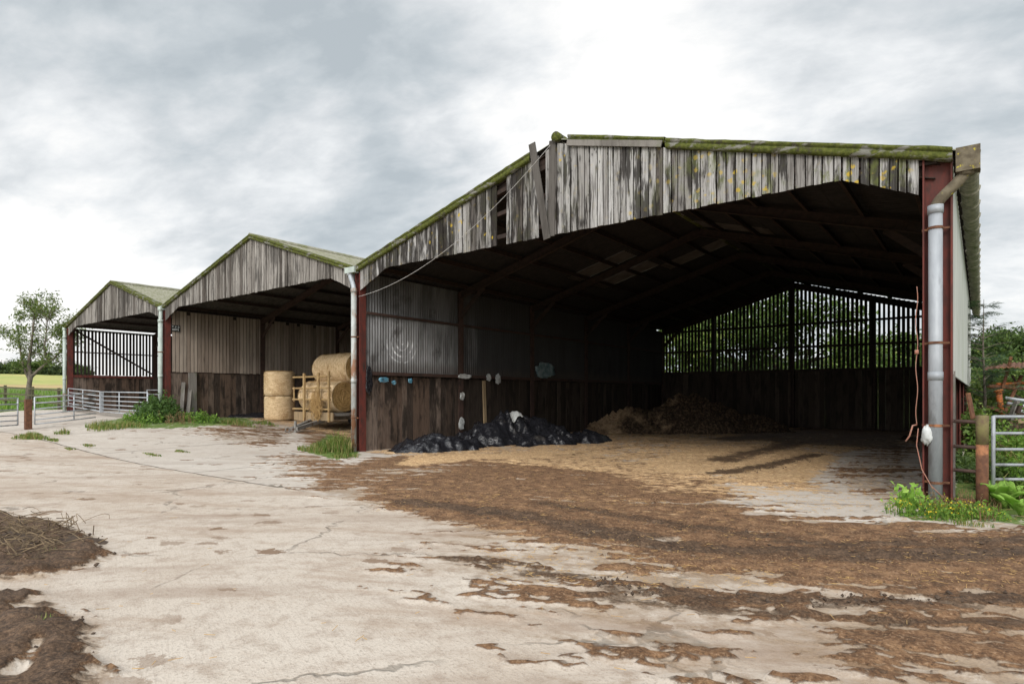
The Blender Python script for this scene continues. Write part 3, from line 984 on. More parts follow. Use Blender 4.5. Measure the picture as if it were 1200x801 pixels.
def frames(parent, x0, x1, xr, zr, ys, material='brown_steel', purl='dark_steel', np_=6):
    for y in ys:
        for xa, xb in ((x0, xr), (x1, xr)):
            mb = MB(); sg = 1 if xb > xa else -1
            za = ZE - .22; zb_ = zr - .22
            ibeam(mb, (xa, y, za), (xb, y, zb_), .12, .22)
            # haunch
            k = 1.1
            if y > YF + 1: mb.bar((xa, y, za - .75), (xa + sg * k, y, za + (zb_ - za) * k / abs(xr - xa) - .12), .02, .16)
            mb.build('rafter', M[material], parent)
    for xa, xb in ((x0, xr), (x1, xr)):
        for k in range(np_):
            u = (k + .35) / np_
            X = xa + (xb - xa) * u; Z = ZE - .075 + (zr - ZE) * u
            mb = MB(); mb.bar((X, YF - .05, Z), (X, YB, Z), .06, .12)
            mb.build('purlin', M[purl], parent)


def upright_wall(parent, x, ya, yb, z0f, z1, material, wmean=.23, thick=.055, name='timber_wall', jitter=.03, skip=()):
    mb = MB(); y = ya
    while y < yb - .05:
        wd = min(wmean * random.uniform(.8, 1.25), yb - y)
        if not any(a < y + wd / 2 < b for a, b in skip):
            xo = random.uniform(-.012, .012); g = random.uniform(.002, .012)
            zt = z1 + random.uniform(-jitter, jitter); z0 = z0f(y) - .08
            mb.box((x - thick / 2 + xo, y + g / 2, z0), (x + thick / 2 + xo, y + wd - g / 2, zt))
        y += wd
    return mb.build(name, M[material], parent)


def cross_wall(parent, y, xa, xb, z0, z1, material, wmean=.23, thick=.055, name='timber_wall'):
    mb = MB(); X = xa
    while X < xb - .05:
        wd = min(wmean * random.uniform(.8, 1.25), xb - X); g = random.uniform(.002, .01)
        yo = random.uniform(-.012, .012)
        mb.box((X + g / 2, y - thick / 2 + yo, z0), (X + wd - g / 2, y + thick / 2 + yo, z1 + random.uniform(-.02, .02)))
        X += wd
    return mb.build(name, M[material], parent)


def slat_wall_x(parent, x, ya, yb, z0, ztop, pitch, wd, material='dark_slats', thick=.022):
    mb = MB(); y = ya
    while y < yb:
        mb.box((x - thick / 2, y, z0 + random.uniform(-.02, .02)), (x + thick / 2, y + wd * random.uniform(.9, 1.1), ztop)); y += pitch
    return mb.build('slatted_boarding', M[material], parent)


def slat_wall_y(parent, y, xa, xb, z0, zf, pitch, wd, material='dark_slats', thick=.022, skip=()):
    mb = MB(); X = xa
    while X < xb:
        if not any(a < X < b for a, b in skip):
            mb.box((X, y - thick / 2, z0 + random.uniform(-.02, .02)), (X + wd * random.uniform(.85, 1.15), y + thick / 2, zf(X)))
        X += pitch
    return mb.build('slatted_boarding', M[material], parent)


def downpipe(parent, x, y, z0, z1, r, top, material, neckmat, clips=()):
    mb = MB()
    mb.tube([(x, y, z0), (x, y, z1)], r, 16)
    for zc in (z0 + .45 * (z1 - z0),):
        mb.tube([(x, y, zc - .06), (x, y, zc + .06)], r * 1.09, 16)
    mb.tube([(x, y, z1 - .02), (x, y, z1 + .10)], r * 1.14, 16)
    pipe = mb.build('downpipe', M[material], parent, smooth=True)
    tx, ty, tz = top
    nb = MB(); pts = []
    for k in range(11):
        u = k / 10
        s_ = u * u * (3 - 2 * u)
        pts.append((x + (tx - x) * s_, y + (ty - y) * s_, z1 + .05 + (tz - z1 - .05) * u))
    nb.tube(pts, r * .86, 14)
    nb.tube([Vector(pts[-1]) - Vector((0, 0, .10)), Vector(pts[-1]) + Vector((0, 0, .04))], r * 1.15, 14)
    nb.build('swan_neck', M[neckmat], pipe, smooth=True)
    for zc in clips:
        cb = MB(); cb.tube([(x, y, zc - .018), (x, y, zc + .018)], r * 1.12, 14)
        cb.bar((x - r * 1.9, y + r * .7, zc), (x + r * 1.9, y + r * .7, zc), .025, .03)
        cb.build('pipe_bracket', M['rusty_iron'], pipe)
    return pipe


XA, XB_, XC, XD = -37.2, -26.0, -13.8, -.5

# ---- big shed
big = thing('open_barn', (-7.1, YF, 0), 'tallest open-fronted barn, grey board gable with a missing plank, pale sheeted side wall', 'barn', 'attached open-fronted farm sheds')
xr, zr = -7.12, 7.0
for y in PY:
    hpost(XC, y, G(XC, y) - .1, ZE - .1, .20, .22, parent=big, material='red_steel' if y < 12 else 'brown_steel')
for i, y in enumerate(PY[1:] + [YF + 2.05]):
    hpost(XD, y, -.1, ZE - .1, .20, .22, parent=big)
hpost(XD, YF, -.15, ZE + .0, .36, .24, parent=big)
for xx, zt in ((-10.9, 5.9), (XC + 6.7, 6.8), (-3.75, 5.9)):
    hpost(xx, YB - .14, -.1, zt, .16, .18, parent=big, material='dark_steel')
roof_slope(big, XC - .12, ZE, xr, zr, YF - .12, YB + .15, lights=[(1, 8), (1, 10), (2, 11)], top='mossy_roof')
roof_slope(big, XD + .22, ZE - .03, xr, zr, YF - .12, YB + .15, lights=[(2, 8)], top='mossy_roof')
mb = MB(); mb.tube([(xr, YF - .20, zr + .05), (xr, YB + .1, zr + .05)], .10, 12); mb.tube([(xr, YF - .21, zr + .05), (xr, YF - .05, zr + .05)], .105, 12)
mb.build('ridge_cap', M['moss_roll'], big, smooth=True)
frames(big, XC, XD, xr, zr, PY, material='dark_steel')
gable(big, XC, XD + .02, xr, zr, 'gable_boards', skip=[(-8.72, -8.54), (-7.66, -7.44), (XD - .26, XD + .3)])
mb = MB(); mb.bar((-7.36, YF - .16, 4.93), (-7.74, YF - .19, 7.06), .17, .024, up=(0, 1, 0)); mb.build('loose_board', M['dark_timber'], big)['label'] = 'board hanging askew beside the ridge'
mb = MB(); mb.bar((-7.27, YF - .13, 4.98), (-7.24, YF - .13, 7.02), .16, .024, up=(0, 1, 0)); mb.build('loose_board', M['dark_timber'], big)
mb = MB()
for zf_ in (.12, .5, .86):
    for xa, xb in ((XC, xr), (XD, xr)):
        za = 5.02 + (ZE - 5.02) * zf_; zb_ = 5.05 + (zr - .15 - 5.05) * zf_
        mb.bar((xa, YF - .06, za), (xb, YF - .06, zb_), .05, .09)
mb.build('gable_rail', M['dark_steel'], big)
verge(big, XC - .12, ZE, xr, zr + .02, t1=.90)
verge(big, XD + .18, ZE - .02, xr, zr + .02, t1=.64, r=.1)
verge(big, XD + .18, ZE + .02, xr, zr + .05, t0=.645, t1=.96, r=.07, lip=.03, y=YF - .12)
mb = MB(); mb.bar((-4.75, YF - .17, 6.31), (-6.85, YF - .17, 6.86), .03, .12); mb.build('verge_batten', M['grey_timber'], big)
# inner side wall shared with the bale shed
mb = MB()
for k in range(5):
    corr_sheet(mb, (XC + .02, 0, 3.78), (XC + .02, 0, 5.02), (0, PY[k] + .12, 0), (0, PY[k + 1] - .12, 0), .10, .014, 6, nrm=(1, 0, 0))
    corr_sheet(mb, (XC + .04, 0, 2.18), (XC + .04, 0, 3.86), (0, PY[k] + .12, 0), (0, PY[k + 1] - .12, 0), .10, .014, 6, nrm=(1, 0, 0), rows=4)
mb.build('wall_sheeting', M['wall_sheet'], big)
for k in range(5):
    for zc, hh in ((3.9, .07), (2.2, .10)):
        mb = MB(); mb.bar((XC + .10, PY[k] + .11, zc), (XC + .10, PY[k + 1] - .11, zc), .06, hh); mb.build('side_rail', M['brown_steel'], big)
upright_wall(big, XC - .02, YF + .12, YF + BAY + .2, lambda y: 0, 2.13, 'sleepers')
upright_wall(big, XC - .02, YF + BAY + .2, YB, lambda y: 0, 2.13, 'sleepers_shaded')
# outer side wall
mb = MB()
corr_sheet(mb, (XD + .16, 0, 1.9), (XD + .16, 0, 4.98), (0, YF + .16, 0), (0, YB + .1, 0), .34, .016, 8, nrm=(1, 0, 0), rows=2)
mb.build('side_sheeting', M['pale_sheet'], big)
upright_wall(big, XD - .02, YF + .3, YB, lambda y: 0, 1.98, 'sleepers_shaded')
mb = MB(); mb.box((XD + .16, YF + .22, -.05), (XD + .20, YF + .38, 1.95)); mb.build('side_plank', M['grey_timber'], big)
# back wall
cross_wall(big, YB - .02, XC, XD, -.1, 2.72, 'sleepers_shaded')
slat_wall_y(big, YB + .03, XC + .05, XD, 2.80, lambda X: roofline(XC, XD, xr, zr, X) - (.0 if X < xr else .03), .178, .112)
for zc in (3.85, 4.93):
    mb = MB(); ww = 6.65 if zc < 5.1 else 5
    mb.bar((XC + .1, YB - .04, zc), (XD - .1, YB - .04, zc), .05, .10); mb.build('back_rail', M['dark_steel'], big)
mb = MB(); mb.bar((XC, YB + .06, ZE - .03), (xr, YB + .06, zr - .03), .03, .2); mb.bar((XD, YB + .06, ZE - .09), (xr, YB + .06, zr - .09), .03, .12); mb.build('back_rail', M['dark_steel'], big)
mb = MB(); mb.bar((XC + .1, YB - .04, 2.74), (XD - .1, YB - .04, 2.74), .06, .12); mb.build('back_rail', M['dark_steel'], big)
# right gutter with jointed lengths
mb = MB(); gx, gzc, gr_ = XD + .36, ZE - .10, .125
yy = YF - .22; P = []
ycuts = []
while yy < YB + .2:
    for dy, rr_ in ((0, gr_ * 1.16), (.06, gr_ * 1.16), (.065, gr_), (.88, gr_)):
        ycuts.append((yy + dy, rr_ * random.uniform(.97, 1.03)))
    yy += .90
for yv, rr_ in ycuts:
    P.append([(gx + rr_ * math.cos(a), yv, gzc + rr_ * math.sin(a) + .02 * math.sin(yv * .7)) for a in np.linspace(math.pi, 2 * math.pi, 10)] +
             [(gx + rr_ * .8 * math.cos(a), yv, gzc + rr_ * .8 * math.sin(a) + .02 + .02 * math.sin(yv * .7)) for a in np.linspace(2 * math.pi, math.pi, 8)])
    P[-1].append(P[-1][0])
mb.grid(np.array(P))
# stopped end of the gutter
e = P[0]
mb.add([*e[:10]], [tuple(range(10))])
gut = mb.build('gutter', M['gutter_asbestos'], big, smooth=False)
mb = MB(); mb.box((gx - .14, YF - .25, gzc - .24), (gx + .14, YF - .02, gzc + .10)); mb.build('gutter_outlet', M['lichen_pipe'], gut)
downpipe(big, XD - .02, YF - .16, -.08, 4.25, .088, (gx - .02, YF - .13, gzc - .18), 'galvanised_pipe', 'lichen_pipe', clips=(.32, 1.15, 2.35, 4.02))
mb = MB(); mb.box((XC - .40, YF - .25, 5.0), (XC + .02, YF + .05, 5.16)); mb.build('valley_gutter', M['pale_pipe'], big)
downpipe(big, XC - .02, YF - .22, -.05, 4.45, .075, (XC - .27, YF - .16, 5.05), 'old_pipe', 'galvanised', clips=(.95, 3.2))

# ---- middle shed
mid = thing('open_barn', (-19.6, YF, .3), 'middle open-fronted barn sheltering the bale trailer, brownish board gable', 'barn', 'attached open-fronted farm sheds')
xr2, zr2 = -19.4, 6.88
for y in PY:
    hpost(XB_, y, G(XB_, y) - .1, ZE - .1, .20, .22, parent=mid, material='red_steel' if y < 12 else 'brown_steel')
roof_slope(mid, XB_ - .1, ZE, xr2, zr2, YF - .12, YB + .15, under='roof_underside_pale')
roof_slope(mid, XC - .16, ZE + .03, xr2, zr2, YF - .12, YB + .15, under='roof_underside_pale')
mb = MB(); mb.tube([(xr2, YF - .18, zr2 + .04), (xr2, YB + .1, zr2 + .04)], .09, 12); mb.build('ridge_cap', M['mossy_roof'], mid, smooth=True)
frames(mid, XB_, XC, xr2, zr2, PY)
gable(mid, XB_, XC - .02, xr2, zr2, 'gable_boards_brown', zend=4.5)
verge(mid, XB_ - .1, ZE, xr2, zr2 + .02, lip=.08)
verge(mid, XC - .16, ZE + .02, xr2, zr2 + .02, lip=.08)
# board wall towards the left shed
mb = MB(); y = YF + .17
while y < YB - .3:
    wd = .15 * random.uniform(.92, 1.08)
    dark_ = y > PY[2] - .2
    mb.box((XB_ + .06 + random.uniform(-.006, .006), y, 2.52 + random.uniform(-.015, .015)), (XB_ + .085, y + wd - .026, 5.02 - (.03 if random.random() > .12 else .16)))
    y += wd + (.0 if random.random() > .04 else .02)
mb.build('board_wall', M['side_boards'], mid)
mb = MB()
for ya_, yb_ in ((YF + .3, 12.18), (12.25, 13.6), (13.62, 16.4), (16.42, YB - .3)):
    mb.box((XB_ + .03, ya_, 2.6), (XB_ + .045, yb_, 4.98))
mb.build('groove_backing', M['dark_slats'], mid)  # dark backing added to keep the grooves black and stop light leaking through
for k in range(5):
    mb = MB(); mb.bar((XB_ + .0, PY[k] + .11, 2.54), (XB_ + .0, PY[k + 1] - .11, 2.54), .05, .26); mb.build('side_rail', M['brown_steel'], mid)
upright_wall(mid, XB_ + .02, YF + .12, YB, lambda y: G(XB_, y), 2.48, 'sleepers', wmean=.25)
mb = MB(); mb.bar((XB_ + .14, YF + .95, G(XB_, 12)), (XB_ + .12, YF + .95, 2.5), .30, .10, up=(1, 0, 0)); mb.build('side_plank', M['grey_timber'], mid)['label'] = 'wide pale plank against the dark sleepers'
cross_wall(mid, YB, XB_, XC, 0, 2.6, 'sleepers_shaded')
mb = MB(); X = XB_
while X < XC:
    mb.box((X, YB - .01, 2.5), (X + .146, YB + .012, roofline(XB_, XC, xr2, zr2, X + .07) - .12)); X += .15
mb.build('back_boarding', M['dark_slats'], mid)
mb = MB()
corr_sheet(mb, (XC - .12, 0, 2.1), (XC - .12, 0, 5.0), (0, PY[0] + .1, 0), (0, PY[5], 0), .146, .016, 6, nrm=(-1, 0, 0)); mb.build('wall_sheeting', M['roof_underside'], mid)
downpipe(mid, XB_ - .06, YF - .22, G(XB_, YF) - .05, 4.5, .085, (XB_ - .12, YF - .18, 5.05), 'pale_pipe', 'pale_pipe', clips=(3.3,))
mb = MB(); mb.box((XB_ - .24, YF - .25, 5.0), (XB_ + .04, YF + .05, 5.14)); mb.build('valley_gutter', M['pale_pipe'], mid)

# ---- left shed
lef = thing('open_barn', (-31.4, YF, .6), 'smallest open-fronted barn with see-through slatted side and metal gates across', 'barn', 'attached open-fronted farm sheds')
xr3, zr3 = -31.35, 6.68
for y in PY:
    hpost(XA, y, G(XA, y) - .1, ZE - .1, .20, .22, parent=lef, material='red_steel' if y < 12 else 'brown_steel')
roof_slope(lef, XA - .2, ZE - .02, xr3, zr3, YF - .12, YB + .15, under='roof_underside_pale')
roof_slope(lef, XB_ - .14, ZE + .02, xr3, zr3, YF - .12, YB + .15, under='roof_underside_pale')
mb = MB()
P = []
for i in range(120):
    y = YF - .18 + (YB - YF + .3) * i / 119
    rr_ = .085 + .05 * float(vnoise(y * 1.6, 3.3, 5)) ** 2 * (1 if vnoise(y * .7, 1.1, 8) > .4 else .3)
    P.append([(xr3 + 1.3 * rr_ * math.cos(a), y, zr3 + .02 + rr_ * math.sin(a)) for a in np.linspace(-.4, math.pi + .4, 9)])
mb.grid(np.array(P)); mb.build('ridge_cap', M['mossy_roof'], lef, smooth=True)
frames(lef, XA, XB_, xr3, zr3, PY)
gable(lef, XA, XB_ - .02, xr3, zr3, 'gable_boards_brown', zb=5.03, zend=4.6, wmean=.2)
verge(lef, XA - .2, ZE - .02, xr3, zr3 + .02, lip=.07)
verge(lef, XB_ - .14, ZE + .02, xr3, zr3 + .02, lip=.07)
slat_wall_x(lef, XA, YF + .12, YB, 2.62, 5.0, .165, .10)
for k in range(5):
    mb = MB(); mb.bar((XA + .05, PY[k] + .11, 2.55), (XA + .05, PY[k + 1] - .11, 2.55), .06, .13); mb.build('side_rail', M['red_steel'], lef)
    mb = MB(); mb.bar((XA + .04, PY[k] + .11, 3.8), (XA + .04, PY[k + 1] - .11, 3.8), .05, .06); mb.build('side_rail', M['dark_steel'], lef)
mb = MB(); mb.bar((XA + .09, PY[0] + .15, 4.95), (XA + .09, PY[1] - .1, 2.7), .05, .08); mb.build('diagonal_brace', M['dark_steel'], lef)
upright_wall(lef, XA + .0, YF + .12, YB, lambda y: G(XA, y), 2.55, 'sleepers', wmean=.27)
cross_wall(lef, YB, XA, XB_, .3, 2.6, 'sleepers_shaded')
slat_wall_y(lef, YB + .03, XA + .1, XB_, 2.62, lambda X: roofline(XA, XB_, xr3, zr3, X) - .1, .165, .085)
downpipe(lef, XA - .12, YF - .20, G(XA, YF) - .05, 4.5, .08, (XA - .26, YF - .16, 5.0), 'pale_pipe', 'pale_pipe', clips=(1.6,))
mb = MB()
P = [[(XA - .3 + .09 * math.cos(a), y, 5.02 + .09 * math.sin(a)) for a in np.linspace(math.pi, 2 * math.pi, 8)] for y in np.linspace(YF - .22, YB + .2, 20)]
mb.grid(np.array(P)); g_ = mb.build('gutter', M['pale_pipe'], lef)
sol = g_.modifiers.new('thickness', 'SOLIDIFY'); sol.thickness = .012

#EOF_STRUCTURE

# ------------------------------------------------------------------ foliage helpers
def leaf_quads(mb, centres, size, rs, flat=.0, aspect=.5, droop=0.0, upbias=.3):
    """small pointed leaves (two-triangle folded quads) at the given centres"""
    n = len(centres)
    C_ = np.asarray(centres, float)
    d = rs.normal(size=(n, 3)); d[:, 2] = d[:, 2] * (1 - flat) - droop; d /= np.linalg.norm(d, axis=1)[:, None] + 1e-9
    up = rs.normal(size=(n, 3)); up[:, 2] += upbias * 3
    s_ = np.cross(d, up); s_ /= np.linalg.norm(s_, axis=1)[:, None] + 1e-9
    nr = np.cross(s_, d)
    L = size * rs.uniform(.6, 1.3, n)[:, None]
    a = C_ - d * L * .5; b = C_ + d * L * .5
    m1 = C_ + s_ * L * aspect * .5 + nr * L * .08; m2 = C_ - s_ * L * aspect * .5 + nr * L * .08
    base = len(mb.v)
    V = np.stack([a, m1, b, m2], 1).reshape(-1, 3)
    mb.v += [tuple(v) for v in V]
    mb.f += [(base + 4 * i, base + 4 * i + 1, base + 4 * i + 2, base + 4 * i + 3) for i in range(n)]


def blades(mb, bases, hgt, wd, rs, lean=.35):
    for b in bases:
        h = hgt * rs.uniform(.45, 1.25); a = rs.uniform(0, 2 * math.pi); l = lean * h * rs.uniform(.2, 1.5)
        dx, dy = math.cos(a), math.sin(a); w_ = wd * rs.uniform(.6, 1.3)
        px, py = -dy * w_ / 2, dx * w_ / 2
        x, y, z = b
        mb.add([(x - px, y - py, z - .02), (x + px, y + py, z - .02), (x + dx * l * .35 + px * .8, y + dy * l * .35 + py * .8, z + h * .6),
                (x + dx * l * .35 - px * .8, y + dy * l * .35 - py * .8, z + h * .6), (x + dx * l, y + dy * l, z + h * .92)],
               [(0, 1, 2, 3), (3, 2, 4)])


def grow(mb, tips, p, d, L, r, level, rs, spread=.55, upw=.15, kids=(2, 3), shrink=.72, wig=.12, maxl=4):
    n = 4; pts = [Vector(p)]; dirv_ = Vector(d).normalized(); rr = [r]
    for i in range(n):
        dirv_ = (dirv_ + Vector(rs.normal(size=3)) * wig + Vector((0, 0, upw * .3))).normalized()
        pts.append(pts[-1] + dirv_ * L / n); rr.append(r * (1 - .45 * (i + 1) / n))
    mb.tube(pts, rr, 7 if level < 2 else 5, cap=False)
    if level >= maxl - 1:
        tips += [(pts[-1], level), (pts[2], level)]
    if level >= maxl:
        return
    k = int(rs.integers(kids[0], kids[1] + 1))
    a0 = rs.uniform(0, 6.28)
    for i in range(k):
        a = a0 + 6.28 * i / k + rs.uniform(-.5, .5)
        side = dirv_.cross(Vector((math.cos(a), math.sin(a), .3))).normalized()
        nd = (dirv_ + side * spread * rs.uniform(.7, 1.4) + Vector((0, 0, upw))).normalized()
        st = pts[-1] if i < 2 else pts[3]
        grow(mb, tips, st, nd, L * shrink * rs.uniform(.8, 1.2), rr[-1] * .85, level + 1, rs, spread, upw, kids, shrink, wig, maxl)


def make_tree(seed, H, material, bark='bark_dark', name='tree', leaf=.16, nleaf=14, clump=.45, spread=.6, trunk=.3, lean=(0, 0), maxl=4, label='', cat='tree', group=None, loc=(0, 0, 0), rad=None, aspect=.55, low=0.0):
    rs = np.random.default_rng(seed)
    root = thing(name, (0, 0, 0), label, cat, group)
    tm = MB(); tips = []
    r0 = rad or H * .028
    base = H * trunk
    grow(tm, tips, (0, 0, -.15), (lean[0], lean[1], 1), base, r0, 0, rs, spread, .12, (2, 3), .80, .09, maxl)
    zmax = max(tp[0].z for tp in tips); k = H * .93 / zmax
    tm.v = [(v[0] * k, v[1] * k, v[2] * k) for v in tm.v]
    tm.build('trunk', M[bark], root, smooth=True)
    cs = []
    for tp, lv in tips:
        c0 = np.array(tp) * k
        m_ = int(nleaf * rs.uniform(.5, 1.5)); rr = clump * rs.uniform(.6, 1.3)
        cs.append(c0 + rs.normal(size=(m_, 3)) * np.array([rr, rr, rr * .62]) * .6)
    if low:
        n_ = int(low * len(tips) * nleaf)
        th = rs.uniform(0, 6.28, n_); z = rs.uniform(.05, .6, n_) * H; rr = H * .30 * np.sqrt(rs.uniform(.2, 1, n_)) * (1 - .3 * z / H)
        wob = 1 + .35 * np.sin(th * 3 + seed) * np.cos(z * 1.3)
        cs.append(np.stack([rr * np.cos(th) * wob, rr * np.sin(th) * wob, z], 1))
    cm = MB(); leaf_quads(cm, np.concatenate(cs), leaf, rs, aspect=aspect)
    cm.build('crown', M[material], root)
    root.location = loc
    return root


def bush(seed, H, W, material, name, label, cat, loc, leaf=.12, n=1500, stems=7, group=None, stemmat='twig', conical=.0):
    rs = np.random.default_rng(seed)
    root = thing(name, (0, 0, 0), label, cat, group)
    sm = MB(); cs = []
    for i in range(stems):
        a = rs.uniform(0, 6.28); rr = W * .5 * rs.uniform(.2, .9); h = H * rs.uniform(.6, 1.0)
        tip = Vector((rr * math.cos(a), rr * math.sin(a), h * (1 - .35 * (rr / W * 2) ** 2)))
        mid_ = tip * .5 + Vector((0, 0, h * .12))
        sm.tube([(tip.x * .1, tip.y * .1, -.05), tip * .25, mid_, tip], [.02 * H ** .5, .016 * H ** .5, .012, .005], 5, cap=False)
        m_ = n // stems
        u = rs.uniform(.12, 1.0, m_)
        base = np.array([np.array(tip) * q_ for q_ in u])
        cs.append(base + rs.normal(size=(m_, 3)) * (W * .13))
    c_ = np.concatenate(cs); c_[:, 2] = np.abs(c_[:, 2]) + .02
    cm = MB(); leaf_quads(cm, c_, leaf, rs, aspect=.6)
    sm.build('stem', M[stemmat], root); cm.build('foliage', M[material], root)
    root.location = loc
    return root


def grass_tuft(seed, W, H, name, label, cat, loc, n=300, material='grass_blade', group=None, D=None, wd=.018, extra=None):
    rs = np.random.default_rng(seed); mb = MB()
    D = D or W
    r_ = np.sqrt(rs.uniform(0, 1, n)); a = rs.uniform(0, 6.28, n)
    wob = 1 + .3 * np.sin(a * 3 + seed)
    X = r_ * np.cos(a) * W / 2 * wob; Y = r_ * np.sin(a) * D / 2 * wob
    bs = [(x, y, G(loc[0] + x, loc[1] + y) - loc[2]) for x, y in zip(X, Y)]
    # taller in the middle
    for (x, y, z), rr in zip(bs, r_):
        blades(mb, [(x, y, z)], H * (1.1 - .65 * rr), wd, rs, .5)
    ob = mb.build(name, M[material]); ob.location = loc
    tag(ob, label, cat, group)
    return ob


# ------------------------------------------------------------------ bales and trailer
def make_bale(r=.61, L=1.06, seed=1):
    """round bale along local x, base at z = 0"""
    rs = np.random.default_rng(seed)
    root = thing('round_bale', (0, 0, 0), 'x', 'bale', 'netted round straw bales')
    n, m_ = 22, 48; P = np.zeros((n, m_ + 1, 3))
    for i in range(n):
        u = -L / 2 + L * i / (n - 1)
        edge = min(1, (min(i, n - 1 - i) / 2.2)) ** .5
        for j in range(m_ + 1):
            a = 2 * math.pi * (j % m_) / m_
            rr = r * (.93 + .07 * edge) + .018 * (float(fbm(u * 5 + 10, (j % m_) * .4, 3, seed)) - .5) + .006 * math.sin(u * 55)
            P[i, j] = (u, rr * math.cos(a), r + rr * math.sin(a))
    P[:, :, 2] = np.maximum(P[:, :, 2], .015)
    sb = MB(); sb.grid(P); sb.build('net_wrap', M['bale_side'], root, smooth=True)
    fz = MB()
    for _ in range(520):
        a = rs.uniform(0, 6.28); xx = rs.uniform(-L / 2, L / 2); rr = r * 1.005
        if r + rr * math.sin(a) < .04: continue
        c_ = Vector((xx, rr * math.cos(a), r + rr * math.sin(a))); tg_ = Vector((rs.normal() * .5, -math.sin(a), math.cos(a))).normalized()
        out_ = Vector((0, math.cos(a), math.sin(a)))
        dd = (tg_ + out_ * rs.normal() * .25) * rs.uniform(.02, .07)
        fz.bar(c_ - dd, c_ + dd, .005, .005)
    fz.build('loose_straw', M['dry_straw'], root)['kind'] = 'stuff'
    for sgn in (-1, 1):
        E_ = []
        for k in range(12):
            q_ = k / 11
            row = []
            for j in range(m_ + 1):
                a = 2 * math.pi * (j % m_) / m_
                rr = r * .935 * q_
                x_ = sgn * (L / 2 + .02 - .05 * q_ ** 4 + .030 * (float(fbm(q_ * 14 + 3, (j % m_) * .9 * q_ + k, 3, seed + 5)) - .5))
                row.append((x_, rr * math.cos(a), max(.015, r + rr * math.sin(a))))
            E_.append(row)
        eb = MB(); eb.grid(np.array(E_)); ends = eb.build('straw_end', M['bale_end'], root)
        wb = MB()
        nst = 260
        for _ in range(nst):        # loose stalks lying in a spiral on the end
            q_ = math.sqrt(rs.uniform(.02, 1)); a = rs.uniform(0, 6.28); rr = r * .93 * q_
            ll = rs.uniform(.05, .16); ta = a + math.pi / 2 + rs.normal() * .35
            c_ = Vector((sgn * (L / 2 + .035), rr * math.cos(a), r + rr * math.sin(a)))
            dd = Vector((rs.normal() * .12, math.cos(ta), math.sin(ta))) * ll / 2
            if (c_ - dd).z > .02 and (c_ + dd).z > .02:
                wb.bar(c_ - dd, c_ + dd, .006, .006)
        wb.build('loose_straw', M['dry_straw'], ends)['kind'] = 'stuff'
    return root


bale = make_bale()
TX, TY = -19.85, 14.35           # trailer centre x, first bale row y
tg = G(TX, TY)
bedz = tg + .62
spots = [
    ((TX + .26, TY, bedz), 0, 'straw bale on the trailer bed with its round end facing the barn post', 0),
    ((TX - .82, TY, bedz), 0, 'straw bale on the trailer bed farther from the post, behind the lattice headboard', 0),
    ((TX + .36, TY + .55, bedz + 1.09), 0, 'upper straw bale on the trailer load, its end nearest the post', 0),
    ((TX - .72, TY + .57, bedz + 1.08), 0, 'upper straw bale on the trailer load, the one on the side of the upright bales', 0),
    ((TX + .5, TY + 1.24, bedz), 0, 'hidden lower straw bale behind the nearest lower bale', 0),
    ((TX - .5, TY + 1.25, bedz), 0, 'hidden lower straw bale in the second row of the trailer', 0),
    ((TX - .1, TY + 1.9, bedz + 1.09), 0, 'rounded straw bale peeking over the top row of the trailer load', 0),
]
for i, (loc, rz, lab, _) in enumerate(spots):
    if i in (4, 5):
        continue
    o = bale if i == 0 else copy_thing(bale, loc)
    o.location = loc; o['label'] = lab; o.rotation_euler.x = (i * 1.3)
    if i:
        o.rotation_euler = (0, 0, random.uniform(-.03, .03))
    else:
        o.rotation_euler = (0, 0, .02)
ub = [(-23.25, 14.25)]
gzb = G(*ub[0]) + .02
for k, lab in enumerate(('upright straw bale standing on the barn floor under another', 'upright straw bale stacked on top of the one on the floor')):
    o = copy_thing(bale, (0, 0, 0), label=lab)
    # stand on end: local x -> z
    o.rotation_euler = (0, R(-90), .6 * k + .4)
    sc_ = .92
    o.scale = (sc_, 1, 1)
    rz = o.rotation_euler.to_matrix()
    base = rz @ Vector((-.55 * sc_, 0, .61))
    o.location = Vector((ub[0][0] + .02 * k, ub[0][1] - .02 * k, gzb + (1.0) * k)) - Vector((base.x, base.y, base.z))

tr = thing('bale_trailer', (TX, TY, tg), 'flat bale trailer with a yellow lattice headboard and drawbar resting on the ground', 'trailer')
mb = MB(); x0, x1, y0, y1 = TX - 1.36, TX + 1.10, TY - .72, TY + 4.2
mb.box((x0, y0 + .04, bedz - .10), (x1, y1, bedz - .005))
bed = mb.build('bed', M['trailer_grey'], tr)
mb = MB()
for xx in (TX - .45, TX + .45):
    mb.bar((xx, y0 + .1, bedz - .19), (xx, y1, bedz - .19), .10, .16)
mb.build('chassis', M['trailer_grey'], tr)
mb = MB(); mb.box((x0, y0 - .02, bedz - .30), (x0 + .9, y0 + .03, bedz + .03)); mb.box((x0 + .92, y0 - .02, bedz - .30), (x0 + 1.55, y0 + .03, bedz + .02)); mb.box((x0 + 1.57, y0 - .02, bedz - .28), (x1, y0 + .03, bedz + .03))
mb.build('front_board', M['pale_timber'], tr)
mb = MB()
hz1 = bedz + 1.38
for zz_ in (.14, .50, .93, 1.36):
    mb.tube([(x0 - .05, y0 - .03, bedz + zz_), (x1 - .12, y0 - .03, bedz + zz_)], .036, 8)
for xx, w_ in ((x0 + .02, .0), (x0 + .75, .1), (x0 + 1.66, .1), (x1 - .16, .06)):
    if w_ == 0: mb.tube([(xx, y0 - .03, bedz + .42), (xx, y0 - .03, bedz + .98)], .03, 8)
    else: mb.box((xx - w_ / 2, y0 - .10, bedz - .32), (xx + w_ / 2, y0 - .035, hz1 + (.12 if w_ > .07 else .16)))
mb.build('headboard', M['trailer_paint'], tr)
mb = MB(); e = unproj(342, 507)
hx, hy = TX - .15, y0
